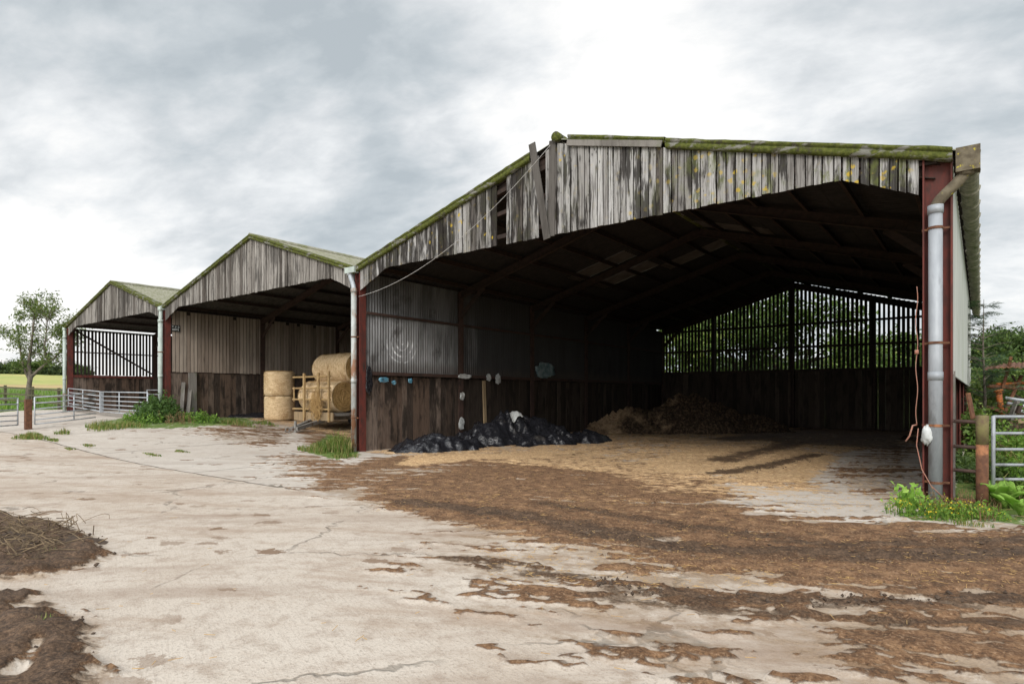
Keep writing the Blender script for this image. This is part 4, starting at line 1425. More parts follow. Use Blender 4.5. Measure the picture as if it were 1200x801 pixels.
mb.bar((hx + .35, hy + .3, bedz - .26), (e.x + .12, e.y + .1, G(e.x, e.y) + .14), .12, .13); mb.bar((hx - .35, hy + .3, bedz - .26), (e.x, e.y, G(e.x, e.y) + .13), .12, .13)
mb.tube([(e.x + .06, e.y + .1, G(e.x, e.y)), (e.x + .06, e.y + .1, G(e.x, e.y) + .42)], .045, 10)
mb.tube([Vector((e.x - .02, e.y - .16, G(e.x, e.y) + .10)) + Vector((.0, .08 * math.cos(a), .08 * math.sin(a))) for a in np.linspace(0, 6.28, 14)], .022, 7)
mb.build('drawbar', M['trailer_grey'], tr)
for xx in (TX - .98, TX + .98):
    wm = MB(); wm.tube([(xx - .11, TY + 1.9, tg + .32), (xx - .09, TY + 1.9, tg + .32), (xx + .09, TY + 1.9, tg + .32), (xx + .11, TY + 1.9, tg + .32)], [.27, .32, .32, .27], 22)
    wh = wm.build('wheel', M['tyre'], tr, smooth=False)
    hm = MB(); hm.tube([(xx - .12, TY + 1.9, tg + .32), (xx + .12, TY + 1.9, tg + .32)], .16, 16); hm.build('rim', M['trailer_grey'], wh)
# tuft of loose straw caught in the headboard
rs = np.random.default_rng(3); mb = MB()
for _ in range(420):
    c_ = Vector((x0 + 1.62 + rs.normal() * .16, y0 - .12 - abs(rs.normal()) * .05, bedz + .28 + rs.normal() * .26))
    d_ = Vector((rs.normal() * .5, rs.normal() * .3, -1 + rs.normal() * .4)).normalized() * rs.uniform(.05, .14)
    mb.bar(c_ - d_, c_ + d_, .008, .008)
tag(mb.build('straw_wisp', M['dry_straw']), 'loose wisp of straw hanging on the trailer headboard', 'straw', kind='stuff')

# ------------------------------------------------------------------ sign on the board wall
sg = thing('sign', (XB_ + .10, YF + .72, 4.2), 'small black sign with two rows of white marks on the board wall', 'sign')
def pt_on_x(px, py, X):
    d = cam_dir(px, py); tt = X / d.x; return Vector((d.x * tt, d.y * tt, EYE + d.z * tt))
a_ = pt_on_x(200.5, 381, XB_ + .11); b_ = pt_on_x(211, 388, XB_ + .11)
y0s, y1s = min(a_.y, b_.y), max(a_.y, b_.y); z1s, z0s = a_.z + .02, b_.z - .02
mb = MB(); mb.box((XB_ + .10, y0s, z0s), (XB_ + .125, y1s, z1s)); mb.build('plate', M['sign_black'], sg)
mb = MB(); hgt_ = z1s - z0s; wdt = y1s - y0s
def glyph(u, v, wd_, ht_, kind):
    Y = y0s + u * wdt; Z = z0s + v * hgt_; W_ = wd_ * wdt; H_ = ht_ * hgt_; X0_, X1_ = XB_ + .126, XB_ + .131; s_ = .3
    def bx(a, b, c, d): mb.box((X0_, Y + a * W_, Z + b * H_), (X1_, Y + c * W_, Z + d * H_))
    if kind == 'T': bx(0, .72, 1, 1); bx(.36, 0, .64, .71)
    if kind == 'P': bx(0, 0, .3, 1); bx(.31, .72, 1, 1); bx(.31, .36, 1, .56); bx(.72, .57, 1, .71)
    if kind == 'S': bx(0, .75, 1, 1); bx(0, .5, .3, .74); bx(0, .36, 1, .49); bx(.7, .22, 1, .35); bx(0, 0, 1, .21)
    if kind == 'H': bx(0, 0, .3, 1); bx(.7, 0, 1, 1); bx(.31, .4, .69, .62)
    if kind == 'O': bx(0, 0, .28, 1); bx(.72, 0, 1, 1); bx(.29, .78, .71, 1); bx(.29, 0, .71, .22)
for u, k in ((.10, 'T'), (.42, 'P'), (.74, 'S')): glyph(u, .55, .16, .30, k)
for u, k in ((.12, 'H'), (.32, 'O'), (.50, 'T'), (.70, 'S')): glyph(u, .14, .14, .27, k)
mb.build('lettering', M['white_plastic'], sg)

# ------------------------------------------------------------------ gates, posts, fences
def gate(name, a, b, h, label, nrail=6, uprights=(0, .5, 1), clear=.18, material='galvanised', group=None, r=.021, flat=(), dz=0.0, hz=None):
    a = Vector((a[0], a[1], G(a[0], a[1]) + clear + dz)); b = Vector((b[0], b[1], G(b[0], b[1]) + clear + (dz if hz is None else hz)))
    root = thing(name, a, label, 'gate', group)
    H_ = h - clear
    zs = [H_ * (i / (nrail - 1)) ** 1.12 for i in range(nrail)]
    for i, z in enumerate(zs):
        mb = MB(); mb.tube([a + Vector((0, 0, z)), b + Vector((0, 0, z))], r, 8); mb.build('rail', M[material], root, smooth=True)
    dd = (b - a).normalized()
    for u in uprights:
        p_ = a.lerp(b, u); mb = MB()
        if u in flat:
            mb.bar(p_ + Vector((0, 0, -.04)), p_ + Vector((0, 0, H_ + .02)), .14, .05, up=dd)
        else:
            mb.tube([p_ + Vector((0, 0, -.01)), p_ + Vector((0, 0, H_ + .01))], r * 1.15, 8)
        mb.build('upright', M[material], root, smooth=u not in flat)
    return root


gate('field_gate', (-36.75, 10.75), (-31.9, 10.62), 1.08, 'galvanised gate across the slatted barn, the half by the outer post', 6, (0, .46, 1), group='galvanised yard gates', flat=(1,), dz=.10, hz=0)
gate('field_gate', (-31.75, 10.55), (-26.3, 10.35), 1.08, 'galvanised gate across the slatted barn, the half by the nettles', 6, (0, .42, 1), group='galvanised yard gates', flat=(0,))
gate('field_gate', (-33.6, 13.2), (-26.6, 13.0), 1.15, 'galvanised gate inside the slatted barn, behind the two front ones', 6, (0, .4, .8, 1), group='galvanised yard gates', flat=(.4,))
pA = unproj(33, 503); pB = unproj(112, 494); pC = unproj(26, 502)
gate('field_gate', (pA.x + .25, pA.y + .12), (pB.x, pB.y), 1.12, 'galvanised gate hung on the rusty brown post beside the green tuft', 6, (0, .62), group='galvanised yard gates')
gate('field_gate', (pA.x - .18, pA.y - .25), (pA.x - .1 + 1.3, pA.y - 4.2), 1.12, 'galvanised gate running from the brown post out of the picture', 6, (0, .5, 1), group='galvanised yard gates', flat=())
mb = MB(); mb.box((pA.x - .095, pA.y - .095, pA.z - .2), (pA.x + .095, pA.y + .095, pA.z + 1.06))
tag(mb.build('gate_post', M['rusty_iron'], loc=pA), 'square rusty brown gate post in bright green grass', 'post')

def rail_fence(name, pts, h, label, material, rails, pw=.10):
    root = thing(name, (*pts[0], G(*pts[0])), label, 'fence')
    for p_ in pts:
        z = G(*p_); mb = MB(); mb.box((p_[0] - pw / 2, p_[1] - pw / 2, z - .2), (p_[0] + pw / 2, p_[1] + pw / 2, z + h)); mb.build('fence_post', M[material], root)
    for z in rails:
        for p_, q_ in zip(pts[:-1], pts[1:]):
            mb = MB(); mb.bar((p_[0], p_[1] - pw / 2 - .02, G(*p_) + z), (q_[0], q_[1] - pw / 2 - .02, G(*q_) + z), .035, .09); mb.build('rail', M[material], root)
    return root


rail_fence('rail_fence', [(-37.7, 11.5), (-41.2, 11.6), (-43.6, 11.0), (-46.5, 10.4), (-50.0, 9.6), (-54, 8.8)], 1.22, 'old wooden post and rail fence at the edge of the field', 'fence_wood', (.35, .72, 1.10), .13)

# near gateway on the right
def at_depth(px, Y):
    d = cam_dir(px, HOR); tt = Y / d.y; return Vector((d.x * tt, Y, 0))
q1 = at_depth(1151, 10.80)
root = thing('rail_fence', (XD + .2, 10.8, 0), 'rusty iron rails between the big downpipe and the rusty post', 'fence')
for k, z in enumerate((.10, .52, .86, 1.22)):
    mb = MB(); mb.tube([(XD + .19, 10.80, z), (q1.x, 10.80, z - .01)], .026, 8); mb.build('rail', M['rusty_iron' if k == 0 else 'brown_steel'], root, smooth=True)
pg = thing('gate_post', (q1.x, 10.8, 0), 'round lichen-topped rusty post holding the iron rails', 'post')
mb = MB(); mb.tube([(q1.x, 10.8, -.2), (q1.x, 10.8, .9)], .075, 14); mb.build('shaft', M['rusty_iron'], pg, smooth=True)
mb = MB(); mb.tube([(q1.x, 10.8, .9), (q1.x, 10.8, 1.30), (q1.x, 10.8, 1.31)], [.076, .078, .05], 14); mb.build('weathered_top', M['mossy_rust'], pg, smooth=True)
mb = MB(); mb.bar((q1.x - .10, 10.86, 1.25), (q1.x - .16, 10.90, 1.62), .07, .025); mb.build('broken_strap', M['rusty_iron'], pg)
q2 = at_depth(1164, 11.2)
gate('field_gate', (q2.x, 11.2), (q2.x + 2.6, 13.0), 1.28, 'galvanised gate standing open in weeds beside the round rusty post', 6, (0, .5, 1), clear=.2, group='galvanised yard gates', r=.022, material='galvanised_pipe')

# ------------------------------------------------------------------ rope, bag, wire at the near post
rx, ry = XD - .23, YF - .12
mb = MB(); pts = []
for k in range(40):
    u = k / 39; pts.append((rx - .02 + .012 * math.sin(u * 19), ry - .02 + .01 * math.cos(u * 13), 3.2 - 2.05 * u))
mb.tube(pts, .006, 6)
pts = [(rx - .02, ry, 1.15), (rx - .07, ry - .03, 1.14), (rx - .09, ry - .05, 1.05), (rx - .11, ry - .02, .98), (rx - .16, ry - .02, .90)]
mb.tube(pts, .012, 6)
pts = [(rx, ry - .03, 1.1), (rx - .02, ry - .05, .85), (rx + .05, ry - .10, .5), (rx + .16, ry - .13, .28), (rx + .34, ry - .12, .08)]
mb.tube(pts, .007, 6)
mb.tube([(rx - .02, ry - .02, 2.20), (rx - .02, ry - .02, 2.26)], .028, 8)
tag(mb.build('rope', M['rope_orange'], smooth=True), 'faded orange rope hanging down the near barn post', 'rope')
mb = MB(); P = []
for i in range(14):
    th = math.pi * i / 13; row = []
    for j in range(19):
        ph = 2 * math.pi * (j % 18) / 18
        rr = 1 + .9 * (float(fbm(i * .9 + 3, (j % 18) * .8, 3, 5)) - .5)
        row.append((rx + .11 + .07 * rr * math.sin(th) * math.cos(ph), ry - .10 + .07 * rr * math.sin(th) * math.sin(ph), 1.0 + .125 * rr * math.cos(th) * (1.1 if th < 1.6 else 1)))
    P.append(row)
mb.grid(np.array(P)); tag(mb.build('plastic_bag', M['white_plastic'], smooth=True), 'crumpled white plastic bag tied to the near downpipe', 'bag')
mb = MB(); a = Vector((XC + .1, YF - .15, 4.32)); b = Vector((-7.25, YF - .2, 6.9)); pts = []
for k in range(40):
    u = k / 39; p_ = a.lerp(b, u); p_.z -= 4 * .55 * u * (1 - u); pts.append(p_)
mb.tube(pts, .007, 5)
tag(mb.build('cable', M['wire_grey'], smooth=True), 'thin pale cable sagging from the barn post up to the gable', 'cable')

# ------------------------------------------------------------------ heaps
def heap(name, cx, cy, rx_, ry_, rot, hf, material, label, cat, n=110, kind=None, flat=False, z0=-.03):
    P = np.zeros((n, n, 3)); c_, s_ = math.cos(rot), math.sin(rot)
    U = np.linspace(-1, 1, n)
    for i in range(n):
        V = np.full(n, U[i]); W_ = U
        X = cx + rx_ * V * c_ - ry_ * W_ * s_; Y = cy + rx_ * V * s_ + ry_ * W_ * c_
        P[i, :, 0] = X; P[i, :, 1] = Y
        P[i, :, 2] = gz(X, Y) + z0 + hf(V, W_, X, Y)
    # keep only cells that rise above the ground
    mb = MB(); mb.grid(P)
    g0 = np.array([gz(v[0], v[1]) for v in np.array(mb.v)]) if False else gz(np.array(mb.v)[:, 0], np.array(mb.v)[:, 1])
    ab = np.array(mb.v)[:, 2] - g0 > z0 + .004
    mb.f = [f for f in mb.f if any(ab[i] for i in f)]
    ob = mb.build(name, M[material], None, smooth=not flat)
    return tag(ob, label, cat, None, kind)


def ridge(x, y, seed, o=5):
    s_ = 0; a_ = 1; n_ = 0
    for i in range(o):
        s_ = s_ + a_ * (1 - np.abs(2 * vnoise(x * 2 ** i, y * 2 ** i, seed + i * 7) - 1)); n_ += a_; a_ *= .52
    return s_ / n_


def muck_h(u, v, X, Y):
    e = fbm(X * .8, Y * .8, 4, 61) * .5 - .2
    r1 = np.clip(1 - np.hypot((u - .05) / .62, v / .62) + .5 * e, 0, 1)
    r2 = np.clip(1 - np.hypot((u + .48) / .42, (v + .1) / .5) + .5 * e, 0, 1)
    r3 = np.clip(1 - np.hypot((u - .60) / .36, (v + .05) / .4) + .5 * e, 0, 1)
    h = np.maximum.reduce([1.5 * r1 ** .75, 1.02 * r2 ** .8, .62 * r3 ** .8])
    return h * (.86 + .3 * (fbm(X * 3, Y * 3, 4, 62))) + (h > .03) * .16 * (ridge(X * 2.4, Y * 2.4, 63) - .55)


heap('muck_heap', -10.1, 25.2, 4.7, 3.0, R(36), muck_h, 'muck', 'broad heap of dark muck and spoiled straw on the barn floor', 'muck heap', 150)


rs = np.random.default_rng(33); mb = MB()
c3, s3_ = math.cos(R(36)), math.sin(R(36))
for k in range(1500):
    u_, v_ = rs.uniform(-.85, .9), -abs(rs.normal()) * .3 + .1
    X = -10.1 + 4.7 * u_ * c3 - 3.0 * v_ * s3_; Y = 25.2 + 4.7 * u_ * s3_ + 3.0 * v_ * c3
    h_ = float(muck_h(np.array([u_]), np.array([v_]), np.array([X]), np.array([Y]))[0])
    if h_ < .05 and rs.uniform() < .7: continue
    s_ = .03 + .12 * rs.uniform() ** 3; q3 = s_ * rs.uniform(.5, 1.5, 6); p_ = Vector((X, Y, h_ + s_ * .2))
    mb.add([p_ + Vector((q3[0], 0, 0)), p_ - Vector((q3[1], 0, 0)), p_ + Vector((0, q3[2], 0)), p_ - Vector((0, q3[3], 0)), p_ + Vector((0, 0, q3[4] * .8)), p_ - Vector((0, 0, q3[5]))],
           [(0, 2, 4), (2, 1, 4), (1, 3, 4), (3, 0, 4), (2, 0, 5), (1, 2, 5), (3, 1, 5), (0, 3, 5)])
tag(mb.build('muck_lumps', M['muck']), 'loose lumps of muck crumbling over the heap', 'muck', kind='stuff')


def plast_h(u, v, X, Y):
    e = fbm(X * 1.3, Y * 1.3, 4, 71) - .5
    a1 = np.clip(1 - np.hypot((u - .10) / .60, (v - .32) / .66) + .6 * e, 0, 1)
    a2 = np.clip(1 - np.hypot((u + .60) / .40, (v + .15) / .55) + .8 * e, 0, 1)
    a3 = np.clip(1 - np.hypot((u - .42) / .55, (v + .12) / .50) + .8 * e, 0, 1)
    h = np.maximum.reduce([1.12 * a1 ** .9, .48 * a2 ** .55, .54 * a3 ** .6])
    wx = X + .8 * (fbm(X * 1.1, Y * 1.1, 3, 172) - .5); wy = Y + .8 * (fbm(X * 1.1, Y * 1.1, 3, 173) - .5)
    f1 = 1 - np.abs(2 * vnoise(wx * 1.3 + wy * 3.4, wy * .9 - wx * .5, 174) - 1)          # long folds
    f2 = 1 - np.abs(2 * vnoise(wx * 4.5 - wy * 2.6, wx * 1.1 + wy * 2.2, 175) - 1)
    f3 = 1 - np.abs(2 * vnoise(wx * 9 + wy * 3, wy * 7 - wx * 2, 176) - 1)
    return h * (.72 + .30 * f1) + (h > .015) * (.16 * (f1 - .5) + .10 * (f2 - .4) + .035 * (f3 - .4)) * np.clip(h * 5, 0, 1)


heap('silage_sheet', -11.75, 15.2, 4.1, 1.75, R(70), plast_h, 'black_plastic', 'crumpled black silage sheet heaped along the timber wall', 'plastic sheet', 190, flat=False)


def crumple(name, c, w_, h_, axis_, material, label, cat, seed, thick=.015, n=12, group=None):
    """a small rag: an uneven sheet hanging in the plane x=const, with a little thickness"""
    rs_ = np.random.default_rng(seed); P = []
    for i in range(n):
        row = []
        for j in range(n):
            u = 2 * i / (n - 1) - 1; v = 2 * j / (n - 1) - 1
            u, v = .5 * u * math.sqrt(1 - .45 * v * v), .5 * v * math.sqrt(1 - .45 * u * u)
            an = math.atan2(v, u)
            e = .75 + .8 * float(fbm(2 + 2.6 * math.cos(an) + seed, 2 + 2.6 * math.sin(an), 4, seed))* min(1, 2.2 * math.hypot(u, v))
            bul = .05 * (float(fbm(i * .5 + seed, j * .5, 3, seed + 3)))
            if axis_ == 'x': row.append((c[0] + bul, c[1] + u * w_ * e, c[2] + v * h_ * e))
            else: row.append((c[0] + u * w_ * e, c[1] + v * h_ * e, c[2] + bul * 2.5 * (1 - 4 * u * u) + .02))
        P.append(row)
    mb = MB(); mb.grid(np.array(P)); ob = mb.build(name, M[material], None, smooth=True)
    s_ = ob.modifiers.new('thickness', 'SOLIDIFY'); s_.thickness = thick
    return tag(ob, label, cat, group)


XW = XC + .06
for k, (px, py, w_, h_, mt, lab) in enumerate([
        (544, 441, .52, .13, 'white_plastic', 'wide torn white scrap just past the rusty post, under the rail'),
        (572, 442, .22, .22, 'white_plastic', 'small torn white scrap midway along the rail of the second bay'),
        (583, 444, .26, .30, 'white_plastic', 'torn white scrap farthest along the rail of the second bay'),
        (541, 464, .20, .22, 'white_plastic', 'pale scrap caught halfway up the rusty post'),
        (540, 496, .24, .34, 'white_plastic', 'largest pale scrap caught at the foot of the rusty post'),
        (449, 445, .30, .13, 'blue_plastic', 'largest blue plastic scrap at the top of the timber wall'),
        (461, 448, .16, .10, 'blue_plastic', 'middle of the three blue plastic scraps on the timber wall'),
        (480, 446, .14, .11, 'blue_plastic', 'blue plastic scrap nearest the rusty post'),
        (638, 434, 1.15, .55, 'faded_blue_sheet', 'faded blue and white sheet pinned on the dark wall')]):
    X_ = XW + (.14 if k in (3, 4) else .06)
    crumple('plastic_scrap', pt_on_x(px, py, X_), w_, h_, 'x', mt, lab, 'scrap', 20 + k, group='scraps caught on the inner wall')
c_ = pt_on_x(427, 446, XC + .12); crumple('plastic_scrap', (c_.x, YF + .18, c_.z), .2, .7, 'x', 'black_plastic', 'strip of black plastic hanging behind the front post', 'scrap', 41, group='scraps caught on the inner wall')
P = []
cR, sR = math.cos(R(70)), math.sin(R(70))
for i in range(16):
    row = []
    for j in range(16):
        an = math.atan2(j - 7.5, i - 7.5); q_ = .8 + .4 * float(fbm(3 + 2 * math.cos(an), 3 + 2 * math.sin(an), 3, 44))
        u = .12 + (i / 15 - .5) * .10 * q_; v = .30 + (j / 15 - .5) * .20 * q_
        X = -11.75 + 4.1 * u * cR - 1.75 * v * sR; Y = 15.2 + 4.1 * u * sR + 1.75 * v * cR
        hh = float(plast_h(np.array([u]), np.array([v]), np.array([X]), np.array([Y]))[0])
        row.append((X, Y, hh + .03 + .05 * float(fbm(i * .5, j * .5, 3, 45))))
    P.append(row)
mb = MB(); mb.grid(np.array(P)); ob = mb.build('feed_sack', M['white_plastic'], None, smooth=True)
s_ = ob.modifiers.new('thickness', 'SOLIDIFY'); s_.thickness = .03
tag(ob, 'empty white sack lying on top of the black plastic', 'sack')
mb = MB(); a = pt_on_x(569, 490, XC + .22); b = pt_on_x(567, 446, XC + .12); mb.bar((a.x, a.y, 0.0), b, .13, .05, up=(1, 0, 0))
tag(mb.build('plank', M['pale_timber']), 'pale upright plank propped on the timber wall behind black plastic', 'plank')
# leaning boards and litter in the middle shed
for k, (dx, dy, h_, ln, lab) in enumerate([(.45, .35, 1.5, .35, 'grey board leaning beside the pipe, the one touching the nettles'), (.4, .62, 1.3, .30, 'shorter grey board leaning against the dark sleepers')]):
    bx_, by_ = XB_ + dx, YF + dy; z = G(bx_, by_)
    mb = MB(); mb.bar((bx_ + .1, by_ - .05, z - .03), (bx_ - ln, by_ + .25, z + h_), .14, .03); tag(mb.build('plank', M['grey_timber']), lab, 'plank')


def tarp_h(u, v, X, Y):
    e = fbm(X * 1.1, Y * 1.1, 4, 81) - .5
    h = np.clip(1 - np.hypot(u, v) + 1.0 * e, 0, 1) ** .5 * .20
    return h * (.5 + 1.0 * ridge(X * 2.4, Y * 2.4, 82, 4))


a = unproj(318, 489)
heap('plastic_sheet', a.x, a.y, 2.6, .6, R(35), tarp_h, 'black_plastic', 'dark plastic sheet lying in front of the upright bales', 'plastic sheet', 70)
a = unproj(247, 489); heap('plastic_sheet', a.x, a.y, .55, .35, R(20), lambda u, v, X, Y: np.clip(1 - np.hypot(u, v), 0, 1) ** .5 * .22 * (.6 + .8 * ridge(X * 4, Y * 4, 84, 3)), 'blue_plastic', 'small blue sheet crumpled in the weeds below the sleepers', 'plastic sheet', 40)

# ------------------------------------------------------------------ straw litter and clods on the yard
rs = np.random.default_rng(12); mb = MB()
for k in range(5000):
    r_ = rs.uniform()
    if r_ < .6: px, py = rs.uniform(440, 1070), rs.uniform(520, 600)
    elif r_ < .985: px, py = rs.uniform(560, 1200), rs.uniform(560, 690)
    else: px, py = rs.uniform(0, 1200), rs.uniform(560, 800)
    p_ = unproj(px, py)
    a = rs.uniform(0, 6.28); ll = rs.uniform(.02, .09); d_ = Vector((math.cos(a), math.sin(a), rs.normal() * .12)) * ll / 2
    p_.z += .022
    mb.bar(p_ - d_, p_ + d_, rs.uniform(.002, .004), .003)
tag(mb.build('straw_litter', M['dry_straw']), 'loose straw stalks strewn over the yard', 'straw', kind='stuff')
mb = MB()
oct_f = [(0, 2, 4), (2, 1, 4), (1, 3, 4), (3, 0, 4), (2, 0, 5), (1, 2, 5), (3, 1, 5), (0, 3, 5)]
lines = [([(480, 590), (600, 604), (720, 628), (820, 646), (1000, 652), (1200, 648)], 8), ([(640, 592), (800, 618), (960, 640), (1200, 634)], 8),
         ([(700, 682), (820, 703), (1000, 706), (1200, 700)], 6), ([(840, 556), (900, 546), (960, 533)], 6), ([(20, 640), (80, 650), (105, 642)], 11), ([(10, 735), (60, 745), (85, 748)], 14), ([(870, 520), (1060, 505)], 9)]
for k in range(2600):
    ln, sp = lines[rs.integers(0, len(lines))]
    i = rs.integers(0, len(ln) - 1); u = rs.uniform()
    px = ln[i][0] * (1 - u) + ln[i + 1][0] * u + rs.normal() * sp; py = ln[i][1] * (1 - u) + ln[i + 1][1] * u + rs.normal() * sp * .7
    if py < 490: continue
    p_ = unproj(px, py); s_ = .004 + .020 * rs.uniform() ** 3
    s3 = s_ * rs.uniform(.6, 1.4, 6)
    p_.z += s_ * .5 + .012
    vs_ = [p_ + Vector((s3[0], 0, 0)), p_ - Vector((s3[1], 0, 0)), p_ + Vector((0, s3[2], 0)), p_ - Vector((0, s3[3], 0)), p_ + Vector((0, 0, s3[4] * .8)), p_ - Vector((0, 0, s3[5]))]
    mb.add(vs_, oct_f)
tag(mb.build('mud_clods', M['clod']), 'crumbled mud clods along the wheel tracks', 'mud', kind='stuff')

# weedy mud heap near the camera with dead stems
mh = unproj(35, 640)
def weedheap(u, v, X, Y):
    e = fbm(X * 2.5, Y * 2.5, 4, 91) - .5
    h = np.clip(1 - np.hypot(u, v) + .8 * e, 0, 1) ** .7 * .17
    return h * (.7 + .6 * fbm(X * 9, Y * 9, 4, 92))
wp = unproj(12, 640)
heap('mud_heap', wp.x, wp.y, .95, .62, R(YAW), weedheap, 'clod', 'low scraped-up heap of dark mud with dead stems', 'mud heap', 90)
mb = MB()
for k in range(230):
    px, py = rs.normal(28, 34), rs.normal(638, 13)
    if px > 118 or py > 668 or py < 606: continue
    p_ = unproj(px, py); p_.z += rs.uniform(.03, .17) * (1.1 if px < 60 else .5)
    a = rs.normal(R(YAW), .8); ll = rs.uniform(.08, .5); pts = []
    d_ = Vector((math.cos(a), math.sin(a), rs.normal() * .2)); bend = Vector(rs.normal(size=3)) * .06
    for i in range(5):
        u = i / 4 - .5; pts.append(p_ + d_ * ll * u + bend * (1 - 4 * u * u))
    mb.tube(pts, rs.uniform(.002, .006), 4)
tag(mb.build('dead_stems', M['twig']), 'tangle of dry dead stems on the mud heap', 'stems', kind='stuff')
for k, (px, py, w_, h_, n_, lab) in enumerate([(8, 632, .5, .13, 110, 'short green grass at the picture edge on the mud heap'), (28, 620, .3, .12, 70, 'green sprig on top of the mud heap'), (58, 650, .32, .1, 80, 'sparse grass tuft on the near side of the mud heap'), (48, 735, .26, .09, 110, 'small grass tuft alone in the lower mud patch')]):
    p_ = unproj(px, py); p_.z += .05 if k < 3 else .02
    grass_tuft(60 + k, w_, h_, 'grass_tuft', lab, 'grass tuft', p_, n_, wd=.008, group='grass tufts in the yard', material='grass_blade')

# ------------------------------------------------------------------ weeds and tufts
def weeds(seed, px, py, W, D, H, n, material, name, label, cat, group=None, leaf=.09, stem='nettle', flowers=0, rot=0.0):
    """clump of leafy stems round a ground point"""
    c_ = unproj(px, py); rs = np.random.default_rng(seed)
    root = thing(name, c_, label, cat, group)
    sm = MB(); cs = []; fl = []
    for k in range(n):
        r_ = math.sqrt(rs.uniform(0, 1)); a = rs.uniform(0, 6.28)
        X = r_ * math.cos(a) * W / 2; Y = r_ * math.sin(a) * D / 2
        X, Y = X * math.cos(rot) - Y * math.sin(rot), X * math.sin(rot) + Y * math.cos(rot)
        z = G(c_.x + X, c_.y + Y) - c_.z
        h = H * rs.uniform(.45, 1.1) * (1.05 - .5 * r_)
        lx, ly = rs.normal(size=2) * .18 * h
        p0 = Vector((X, Y, z - .02)); p1 = Vector((X + lx * .4, Y + ly * .4, z + h * .55)); p2 = Vector((X + lx, Y + ly, z + h))
        sm.tube([p0, p1, p2], [.006, .005, .002], 4, cap=False)
        for q_ in np.linspace(.12, 1, max(4, int(h / .045))):
            b = p0.lerp(p1, q_ / .55) if q_ < .55 else p1.lerp(p2, (q_ - .55) / .45)
            for _ in range(2):
                cs.append(np.array(b) + rs.normal(size=3) * leaf * .55)
        if flowers and rs.uniform() < flowers:
            for _ in range(rs.integers(3, 9)):
                fl.append(np.array(p2) + rs.normal(size=3) * .035)
    sm.v = [(v[0] + c_.x, v[1] + c_.y, v[2] + c_.z) for v in sm.v]
    sm.build('stem', M['dry_stem' if stem == 'dry' else stem], root)
    lm = MB(); leaf_quads(lm, np.array(cs) + np.array(c_), leaf, rs, aspect=.5, droop=.25); lm.build('leaves', M[material], root)
    if fl:
        fm = MB(); leaf_quads(fm, np.array(fl) + np.array(c_), .022, rs, aspect=1.0); fm.build('blossom', M['flower_yellow'], root)
    return root


weeds(1, 187, 493, 2.0, 1.4, 1.05, 130, 'nettle', 'nettle_patch', 'tall dark nettle clump at the foot of the pale valley pipe', 'nettles', leaf=.13)
weeds(2, 168, 494, 2.6, 1.0, .42, 120, 'weed_bright', 'nettle_patch', 'lower bright weeds in front of the tall nettles', 'nettles', leaf=.10)
weeds(3, 232, 494, 2.6, .9, .40, 120, 'weed_bright', 'nettle_patch', 'low weeds along the foot of the dark sleepers', 'nettles', leaf=.10)
def gt(seed, px, py, W, H, lab, n, D=None, wd=.02, material='grass_blade'):
    return grass_tuft(seed, W, H, 'grass_tuft', lab, 'grass tuft', unproj(px, py), n, D=D, wd=wd, group='grass tufts in the yard', material=material)


gt(11, 120, 502, 2.0, .34, 'yellow-green grass tuft in front of the metal gates', 420, .9)
gt(12, 150, 499, 1.8, .26, 'grass tuft between the gates and the nettles', 320, .7)
gt(13, 37, 513, 1.5, .22, 'bright green mossy tuft at the foot of the rusty brown post', 520, .7)
gt(14, 74, 508, .7, .22, 'small dull tuft just past the rusty brown post', 120, .4)
gt(15, 62, 516, .8, .10, 'flat strip of grass in the joint below the rusty brown post', 150, .25)
gt(16, 103, 522, .7, .07, 'thin green patch on the slab joint, nearer of the two', 120, .25)
gt(17, 82, 526, .6, .06, 'faint green patch low on the slab joint', 90, .2)
gt(18, 178, 533, .9, .07, 'thin grass line in the concrete joint in mid yard', 120, .2)
gt(19, 212, 529, .7, .07, 'green weed strip in the concrete beside the damp stain', 110, .2)
gt(20, 275, 497, 2.4, .26, 'grass strip before the small blue sheet', 420, .7)
gt(21, 310, 497, 1.6, .22, 'grass strip in front of the upright bales', 260, .5)
gt(22, 398, 529, 1.2, .60, 'tall fresh grass clump at the foot of the white pipe', 620, .9, .024)
gt(23, 372, 529, 1.3, .30, 'lower grass beside the tall clump at the white pipe', 420, .7)
gt(24, 402, 536, .8, .20, 'short grass in front of the white pipe', 240, .5)

# right-hand gateway
weeds(31, 1085, 606, .95, .45, .26, 90, 'weed_bright', 'weed_clump', 'yellow-flowered weeds round the foot of the big downpipe', 'weeds', leaf=.045, stem='weed_bright', flowers=.22)
weeds(32, 1122, 606, .8, .4, .27, 80, 'weed_bright', 'weed_clump', 'yellow-flowered weeds below the lowest iron rail', 'weeds', leaf=.045, stem='dry', flowers=.3)
weeds(33, 1066, 594, .38, .3, .30, 26, 'dock', 'weed_clump', 'broad-leaved seedling left of the big downpipe', 'weeds', leaf=.11, stem='weed_bright')
weeds(34, 1150, 607, .6, .4, .20, 60, 'weed_bright', 'weed_clump', 'fine weeds in front of the round rusty post', 'weeds', leaf=.05, stem='weed_bright', flowers=.15)
weeds(35, 1130, 560, 1.0, 1.6, .50, 150, 'leaf_mid', 'nettle_patch', 'dark nettles behind the iron rails', 'nettles', leaf=.10)
weeds(36, 1172, 575, .7, .5, .62, 80, 'leaf_mid', 'nettle_patch', 'creeping green weeds over the foot of the open gate', 'nettles', leaf=.07)
weeds(37, 1195, 575, 1.0, 1.0, .62, 120, 'weed_bright', 'nettle_patch', 'bright weeds against the lower rails of the open gate', 'nettles', leaf=.085)
